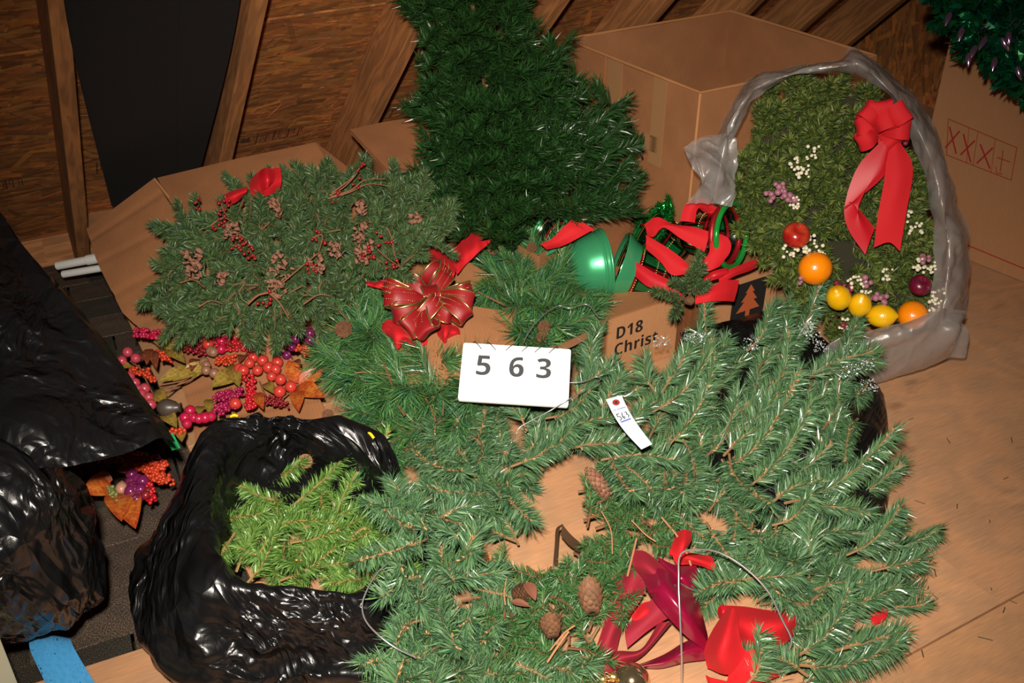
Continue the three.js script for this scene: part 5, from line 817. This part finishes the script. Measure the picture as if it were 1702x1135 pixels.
// small larch wreath with cones around the hole in the middle
{
  const t = thing('larch_wreath', 'smaller dark green wreath with brown pine cones around the bare plywood gap', 'wreath', G(950, 960, 0.05));
  const h = (x, y) => clamp(0.1 - (y - 800) * 0.0001, 0.05, 0.12);
  const poly = [[965, 785], [1010, 775], [1060, 830], [1110, 880], [1060, 930], [1068, 985], [1010, 1000], [990, 1060], [960, 1115], [850, 1115], [770, 1080], [780, 1000], [835, 950], [875, 940], [955, 935], [985, 880], [975, 830]];
  const B = (x0, y0, x1, y1, dh = 0.02) => { const b = G(x0, y0, h(x0, y0)); branch(t, 'larch', b, G(x1, y1, h(x1, y1) + dh), viewN(b)); };
  for (const [x, y] of spread(poly, 105)) { const a = rr(0, 6.283), L = rr(30, 62); if (inside(GAP, x + Math.cos(a) * L, y + Math.sin(a) * L * 0.8) || inside(GAP, x, y)) continue; B(x, y, x + Math.cos(a) * L, y + Math.sin(a) * L * 0.8, rr(0.0, 0.03)); }
  for (const q of [[1000, 900, 1005, 960], [1040, 930, 1080, 960], [1050, 985, 1062, 1002], [900, 960, 840, 950], [980, 860, 990, 800], [1080, 880, 1115, 900], [1050, 930, 1030, 890], [940, 970, 930, 945]]) B(...q);
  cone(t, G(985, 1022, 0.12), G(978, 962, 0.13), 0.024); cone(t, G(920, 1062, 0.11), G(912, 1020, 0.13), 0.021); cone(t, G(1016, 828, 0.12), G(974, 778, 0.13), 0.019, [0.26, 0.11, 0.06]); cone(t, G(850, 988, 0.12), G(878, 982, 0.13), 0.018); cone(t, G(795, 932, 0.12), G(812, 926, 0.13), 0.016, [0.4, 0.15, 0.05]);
  const tw = (pts, r = 0.0016) => add(t, 'twig', tube(pts.map(([x, y]) => G(x, y, h(x, y) + 0.045)), r, 14, 5), tanMat);
  tw([[1058, 895], [1052, 920], [1043, 957]], 0.0022); tw([[1100, 860], [1125, 890], [1140, 915], [1150, 945]], 0.0022); tw([[840, 1005], [838, 985], [842, 960]]); tw([[910, 1100], [930, 1070], [945, 1050]], 0.0022); tw([[915, 1080], [940, 1050], [955, 1040]]); tw([[1000, 850], [1015, 880], [1018, 920]]); tw([[1050, 865], [1075, 890], [1090, 900]]);
  for (const [a, b, w] of [[[875, 968], [890, 998], 0.02], [[850, 1000], [880, 1008], 0.014]]) add(t, 'brown_leaf', leafGeo(G(a[0], a[1], 0.14), G(b[0], b[1], 0.14), w, UP), std(0.2, 0.075, 0.045, 0.5));
}
// brown metal hanger in the gap
single('metal_hanger', 'bent brown metal strip standing in the bare plywood gap of the wreath', 'hanger', G(930, 905, 0.03), flatten([sheet([[[927, 940, 0.02], [928, 905, 0.07], [930, 880, 0.11], [936, 872, 0.12]], [[919, 940, 0.02], [922, 905, 0.07], [924, 880, 0.11], [934, 872, 0.122]]], { nu: 12, nv: 3, thick: 0.002 }), sheet([[[934, 871, 0.122], [950, 890, 0.1], [970, 907, 0.08]], [[932, 890, 0.1], [945, 905, 0.08], [962, 918, 0.06]]], { nu: 8, nv: 3, thick: 0.002 })]), std(0.1, 0.055, 0.03, 0.35, { metalness: 0.4 }));

// bows on the floor
{
  const X = (x, y, h) => G(940 + 0.3305 * x, 760 + 0.3305 * y, h), S = (par, nm, rows, mat, o = {}) => add(par, nm, sheet(rows.map((r) => r.map(([x, y, h]) => X(x, y, h))), { nu: 30, nv: 10, thick: 0.0014, ...o }), mat);
  const t = thing('burgundy_bow', 'tangled burgundy velvet and satin bow lying in the wreath opening', 'bow', X(450, 750, 0.04));
  S(t, 'velvet_loop', [[[325, 465, 0.1], [235, 680, 0.08], [190, 850, 0.06], [140, 1000, 0.03]], [[360, 520, 0.12], [310, 690, 0.1], [240, 860, 0.07], [195, 990, 0.04]], [[400, 590, 0.11], [385, 700, 0.08], [290, 850, 0.05], [255, 975, 0.03]]], burgundy);
  S(t, 'velvet_loop', [[[128, 1000, 0.02], [260, 975, 0.03], [380, 965, 0.05], [470, 830, 0.07]], [[150, 1050, 0.025], [270, 1010, 0.04], [390, 975, 0.06], [510, 830, 0.08]], [[172, 1102, 0.015], [300, 1045, 0.02], [395, 990, 0.04], [535, 828, 0.06]]], burgundy);
  S(t, 'velvet_loop', [[[300, 850, 0.06], [380, 780, 0.08], [450, 690, 0.1]], [[300, 900, 0.06], [400, 830, 0.08], [500, 740, 0.1]], [[310, 960, 0.05], [430, 860, 0.07], [530, 800, 0.08]]], burgundy);
  S(t, 'satin_loop', [[[385, 600, 0.13], [480, 560, 0.15], [600, 640, 0.13], [660, 700, 0.11], [712, 890, 0.06]], [[420, 680, 0.14], [490, 660, 0.16], [570, 740, 0.15], [640, 830, 0.12], [712, 930, 0.06]], [[400, 650, 0.12], [460, 740, 0.13], [540, 830, 0.11], [620, 910, 0.09], [698, 968, 0.05]]], burgundySatin);
  S(t, 'satin_loop', [[[460, 500, 0.13], [560, 545, 0.14], [658, 545, 0.13]], [[490, 560, 0.13], [580, 600, 0.15], [660, 600, 0.13]], [[500, 600, 0.12], [590, 650, 0.13], [640, 690, 0.12]]], burgundySatin);
  S(t, 'velvet_loop', [[[330, 470, 0.13], [400, 475, 0.14], [480, 540, 0.14], [520, 580, 0.13]], [[340, 540, 0.13], [420, 560, 0.15], [520, 640, 0.14], [600, 720, 0.12]], [[380, 600, 0.11], [450, 640, 0.12], [560, 740, 0.12], [650, 800, 0.1]]], burgundy);
  S(t, 'satin_tail', [[[712, 890, 0.05], [600, 930, 0.05], [500, 990, 0.03], [390, 1035, 0.02], [275, 1070, 0.015]], [[716, 950, 0.05], [600, 980, 0.06], [500, 1030, 0.04], [390, 1050, 0.03], [275, 1080, 0.018]], [[700, 1018, 0.03], [600, 1030, 0.03], [480, 1060, 0.02], [380, 1062, 0.015], [280, 1092, 0.012]]], burgundySatin);
  S(t, 'red_loop', [[[565, 372, 0.13], [600, 365, 0.14], [632, 372, 0.13]], [[540, 430, 0.13], [590, 440, 0.15], [630, 420, 0.13]], [[520, 490, 0.12], [580, 500, 0.13], [600, 470, 0.12]]], redVelvet);
  S(t, 'red_loop', [[[540, 470, 0.12], [620, 480, 0.13], [735, 500, 0.12]], [[540, 500, 0.12], [640, 510, 0.14], [750, 540, 0.12]], [[560, 540, 0.11], [660, 540, 0.12], [750, 572, 0.11]]], redVelvet);
  S(t, 'red_loop', [[[330, 800, 0.07], [380, 740, 0.08], [440, 720, 0.08]], [[350, 830, 0.07], [400, 780, 0.09], [450, 760, 0.08]], [[370, 840, 0.06], [420, 810, 0.07], [460, 800, 0.07]]], redVelvet);
  const r = thing('red_bow', 'bright red velvet bow lying on plywood under the front right of the wreath', 'bow', X(900, 950, 0.03));
  S(r, 'bow_loop', [[[780, 745, 0.06], [900, 752, 0.08], [1020, 770, 0.08], [1090, 768, 0.08], [1172, 742, 0.07]], [[820, 820, 0.08], [920, 850, 0.11], [1020, 850, 0.11], [1100, 840, 0.1], [1172, 800, 0.08]], [[840, 890, 0.05], [920, 960, 0.06], [1020, 975, 0.06], [1110, 930, 0.05], [1165, 870, 0.05]]], redVelvet);
  S(r, 'bow_loop', [[[815, 760, 0.1], [840, 760, 0.12], [870, 790, 0.11]], [[740, 870, 0.08], [800, 900, 0.13], [870, 870, 0.12]], [[700, 970, 0.05], [780, 1010, 0.1], [900, 970, 0.09]], [[715, 1060, 0.03], [830, 1090, 0.05], [1000, 1010, 0.06]]], redVelvet);
  S(r, 'bow_loop', [[[860, 980, 0.08], [950, 970, 0.09], [1010, 985, 0.07]], [[830, 1060, 0.06], [940, 1060, 0.08], [1040, 1060, 0.06]], [[810, 1130, 0.03], [930, 1150, 0.04], [1075, 1100, 0.03]]], redVelvet);
  S(r, 'bow_loop', [[[765, 760, 0.07], [785, 742, 0.08], [815, 750, 0.08]], [[768, 790, 0.06], [790, 780, 0.08], [812, 770, 0.08]], [[780, 815, 0.05], [795, 810, 0.06], [808, 800, 0.07]]], redSatin);
  S(r, 'bow_tail', [[[705, 1095, 0.02], [740, 1110, 0.03], [830, 1130, 0.03]], [[715, 1130, 0.02], [750, 1150, 0.03], [830, 1160, 0.03]]], redVelvet);
  single('red_ribbon', 'sliver of red ribbon poking out below the right edge of the spruce wreath', 'ribbon', G(1475, 995, 0.02), sheet([[[1440, 1000, 0.02], [1476, 985, 0.025], [1482, 990, 0.02]], [[1450, 1040, 0.012], [1472, 1028, 0.02], [1480, 1000, 0.012]]], { nu: 10, nv: 4, thick: 0.0014 }), redVelvet);
  for (const [label, x, y, rad, tilt] of [['shiny gold ball ornament with brass cap at the bottom edge', 1050, 1132, 0.031, 1], ['silvery gold ball ornament half covered by needles at the bottom edge', 972, 1130, 0.03, 0]]) {
    const p = G(x, y, rad + 0.004), b = thing('ball_ornament', label, 'ornament', p), g = new THREE.SphereGeometry(rad, 36, 24); g.translate(p.x, p.y, p.z); add(b, 'ball', g, std(0.75, 0.6, 0.36, 0.12, { metalness: 0.95 }));
    const d = tilt ? V(-0.95, 0.15, -0.15).normalize() : V(0.9, 0.3, 0.2).normalize(), q = new THREE.Quaternion().setFromUnitVectors(UP, d), c = new THREE.LatheGeometry([[0.0085, 0], [0.0085, 0.007], [0.006, 0.009], [0.0001, 0.009]].map((a) => new THREE.Vector2(...a)), 20); c.applyQuaternion(q); const o = p.clone().addScaledVector(d, rad * 0.96); c.translate(o.x, o.y, o.z); const m = add(b, 'cap', c, goldMat);
    const l = new THREE.TorusGeometry(0.006, 0.0009, 6, 18); l.applyQuaternion(q); const e = p.clone().addScaledVector(d, rad + 0.013); l.translate(e.x, e.y, e.z); add(m, 'ring', l, goldMat);
  }
}

// ---------------------------------------------------------------- number card, tag, wires
{
  const tB = 2.0, tT = 2.06, c = D(856, 622, 2.02), q = (x, y) => { const f = clamp((670 - y) / 100, -0.5, 1.5); return D(x, y, lerp(tB, tT, f)); };
  const tl = q(771.5, 570), trr = q(950, 581), bl = q(761, 664), br = q(942, 678), x = trr.clone().sub(tl).normalize(), W = trr.distanceTo(tl), yv = tl.clone().sub(bl), z = x.clone().cross(yv).normalize(), y = z.clone().cross(x), H = yv.dot(y);
  const t = thing('number_card', 'white spiral-bound flip card reading 563 propped on the greenery', 'card', bl.clone().lerp(br, 0.5));
  const tex = canvasTex(1024, Math.round(1024 * H / W), (g) => {
    const h = 1024 * H / W; g.fillStyle = '#f7f7f5'; g.fillRect(0, 0, 1024, h); g.fillStyle = '#3b3f42'; g.font = 'bold 285px sans-serif'; g.textAlign = 'center';
    g.fillText('5', 210, h * 0.55); g.fillText('6', 520, h * 0.545); g.fillText('3', 780, h * 0.54);
    g.fillStyle = '#d9d8d4'; g.fillRect(270, h * 0.62, 70, 3); g.fillRect(560, h * 0.635, 70, 3); g.fillRect(840, h * 0.65, 60, 3); g.fillRect(905, h * 0.4, 2, h * 0.2);
  });
  const base = bl.clone();
  const place = (g) => { g.applyMatrix4(new THREE.Matrix4().makeBasis(x, y, z).setPosition(base)); return g; };
  const body = new RoundedBoxGeometry(W, H, 0.012, 2, 0.004); boxUV(body); body.translate(W / 2, H / 2, -0.0065); add(t, 'card_block', place(body), std(0.85, 0.85, 0.83, 0.6));
  const shp = new THREE.Shape(), r = 0.005; shp.moveTo(r, 0); shp.lineTo(W - r, 0); shp.quadraticCurveTo(W, 0, W, r); shp.lineTo(W, H - r); shp.quadraticCurveTo(W, H, W - r, H); shp.lineTo(r, H); shp.quadraticCurveTo(0, H, 0, H - r); shp.lineTo(0, r); shp.quadraticCurveTo(0, 0, r, 0);
  const fg = new THREE.ExtrudeGeometry(shp, { depth: 0.001, bevelEnabled: false }); const uv = fg.attributes.uv, ps = fg.attributes.position; for (let i = 0; i < uv.count; i++) uv.setXY(i, ps.getX(i) / W, ps.getY(i) / H); add(t, 'card_face', place(fg), new THREE.MeshStandardMaterial({ map: tex, roughness: 0.55 }), 'white front sheet with the grey number 563');
  const ring = std(0.03, 0.03, 0.03, 0.3, { metalness: 0.5 });
  for (const [f, s] of [[0.1, 1], [0.23, 1], [0.47, -1], [0.62, -1], [0.74, -1], [0.87, -1]]) { const g = new THREE.TubeGeometry(new THREE.CatmullRomCurve3([V(W * f + 0.016 * s, H - 0.012, 0.0015), V(W * f + 0.008 * s, H - 0.004, 0.004), V(W * f, H + 0.004, 0.001), V(W * f - 0.002 * s, H + 0.005, -0.008), V(W * f - 0.002 * s, H - 0.006, -0.015)]), 16, 0.0009, 6); add(t, 'binding_wire', place(g), ring); }
}
{
  const tex = canvasTex(256, 1024, (g) => {
    g.fillStyle = '#c3c8d2'; g.fillRect(0, 0, 256, 1024); g.fillStyle = '#8d2a22'; g.beginPath(); g.arc(128, 105, 58, 0, 7); g.fill(); g.fillStyle = '#2a1512'; g.beginPath(); g.arc(128, 105, 20, 0, 7); g.fill();
    g.fillStyle = '#2f4f94'; g.font = 'bold 34px sans-serif'; g.textAlign = 'center'; g.fillText('LOT NUMBER', 128, 250); g.strokeStyle = '#0c0d12'; g.lineWidth = 13; g.beginPath();
    g.moveTo(90, 320); g.lineTo(50, 320); g.lineTo(46, 370); g.quadraticCurveTo(100, 370, 80, 430); g.quadraticCurveTo(60, 455, 40, 440); g.moveTo(140, 318); g.quadraticCurveTo(100, 420, 130, 440); g.quadraticCurveTo(155, 430, 140, 400); g.quadraticCurveTo(125, 390, 112, 420); g.moveTo(175, 330); g.quadraticCurveTo(230, 320, 195, 375); g.quadraticCurveTo(240, 400, 190, 445); g.stroke();
    g.fillStyle = '#3f62a8'; g.fillRect(40, 470, 180, 26); g.fillRect(60, 505, 140, 4); g.globalAlpha = 0.6; g.fillRect(70, 690, 120, 6); g.fillRect(85, 710, 90, 6); g.fillRect(60, 925, 150, 6); g.fillRect(60, 945, 150, 6); g.fillRect(90, 965, 90, 6);
  });
  const m = (x, y, t) => D(x, y, t);
  single('lot_tag', 'white paper tag with red punched hole and handwritten 563 on the wreath', 'tag', m(1045, 705, 1.9), sheet([[m(1007, 664, 1.93), m(1033, 657, 1.93)], [m(1021, 692, 1.905), m(1046, 684, 1.905)], [m(1040, 719, 1.885), m(1062, 709, 1.885)], [m(1066, 747, 1.87), m(1084, 738, 1.87)]], { nu: 6, nv: 24, thick: 0.0008, unit: true }), new THREE.MeshStandardMaterial({ map: tex, roughness: 0.6 }));
  const wire = (label, pts, r = 0.0011) => single('wire', label, 'wire', P(pts[0]), tube(pts, r, 60, 6), wireMat);
  wire('thin silver wire crossing the lower right corner of the number card', [[845, 752, 0.21], [850, 735, 0.24], [858, 722, 0.24], [862, 712, 0.25], [885, 698, 0.26], [915, 682, 0.27], [945, 664, 0.29], [975, 648, 0.27], [998, 628, 0.25], [990, 626, 0.25], [970, 634, 0.25], [946, 636, 0.25]]);
  wire('bent silver wire rising behind the top of the number card', [[870, 570, 0.27], [880, 550, 0.28], [905, 522, 0.29], [930, 508, 0.29], [945, 512, 0.29], [975, 506, 0.29], [995, 528, 0.28]]);
  wire('silver wire loop hanging over the edge of the front black bag', [[648, 932, 0.27], [625, 955, 0.275], [608, 985, 0.275], [602, 1005, 0.27], [607, 1030, 0.265], [632, 1058, 0.26], [660, 1078, 0.25], [690, 1092, 0.25]], 0.0014);
  wire('heavy silver wire hoop standing over the burgundy bow', [[1133, 1150, 0.02], [1133, 1090, 0.1], [1130, 1020, 0.17], [1128, 960, 0.21], [1132, 920, 0.23], [1160, 913, 0.23], [1195, 918, 0.22], [1240, 945, 0.2], [1278, 985, 0.17], [1300, 1030, 0.13], [1316, 1066, 0.1], [1308, 1085, 0.08]], 0.0018);
}
// needle litter on the plywood
{
  const l = []; const dot = std(0.05, 0.05, 0.025, 0.7);
  for (let k = 0; k < 16; k++) { const p = G(rr(1490, 1700), rr(640, 1130), 0.003), a = rr(0, 3.14), d = V(Math.cos(a), 0, Math.sin(a)).multiplyScalar(rr(0.003, 0.012)), g = new THREE.TubeGeometry(new THREE.LineCurve3(p.clone().sub(d), p.clone().add(d)), 1, 0.0009, 4); l.push(g); }
  for (const [x, y, x1, y1] of [[1543, 938, 1550, 926], [1553, 946, 1556, 958], [1535, 1092, 1532, 1080], [1625, 1058, 1650, 1064]]) l.push(new THREE.TubeGeometry(new THREE.LineCurve3(G(x, y, 0.003), G(x1, y1, 0.003)), 1, 0.0011, 4));
  const m = single('needle_litter', 'fallen dark needles and specks scattered on the bare plywood floor', 'litter', G(1580, 950, 0.003), flatten(l), dot); m.userData.kind = 'stuff';
}
scene.traverse((o) => { if (o.isMesh) { o.castShadow = true; o.receiveShadow = true; } });
renderer.render(scene, camera);
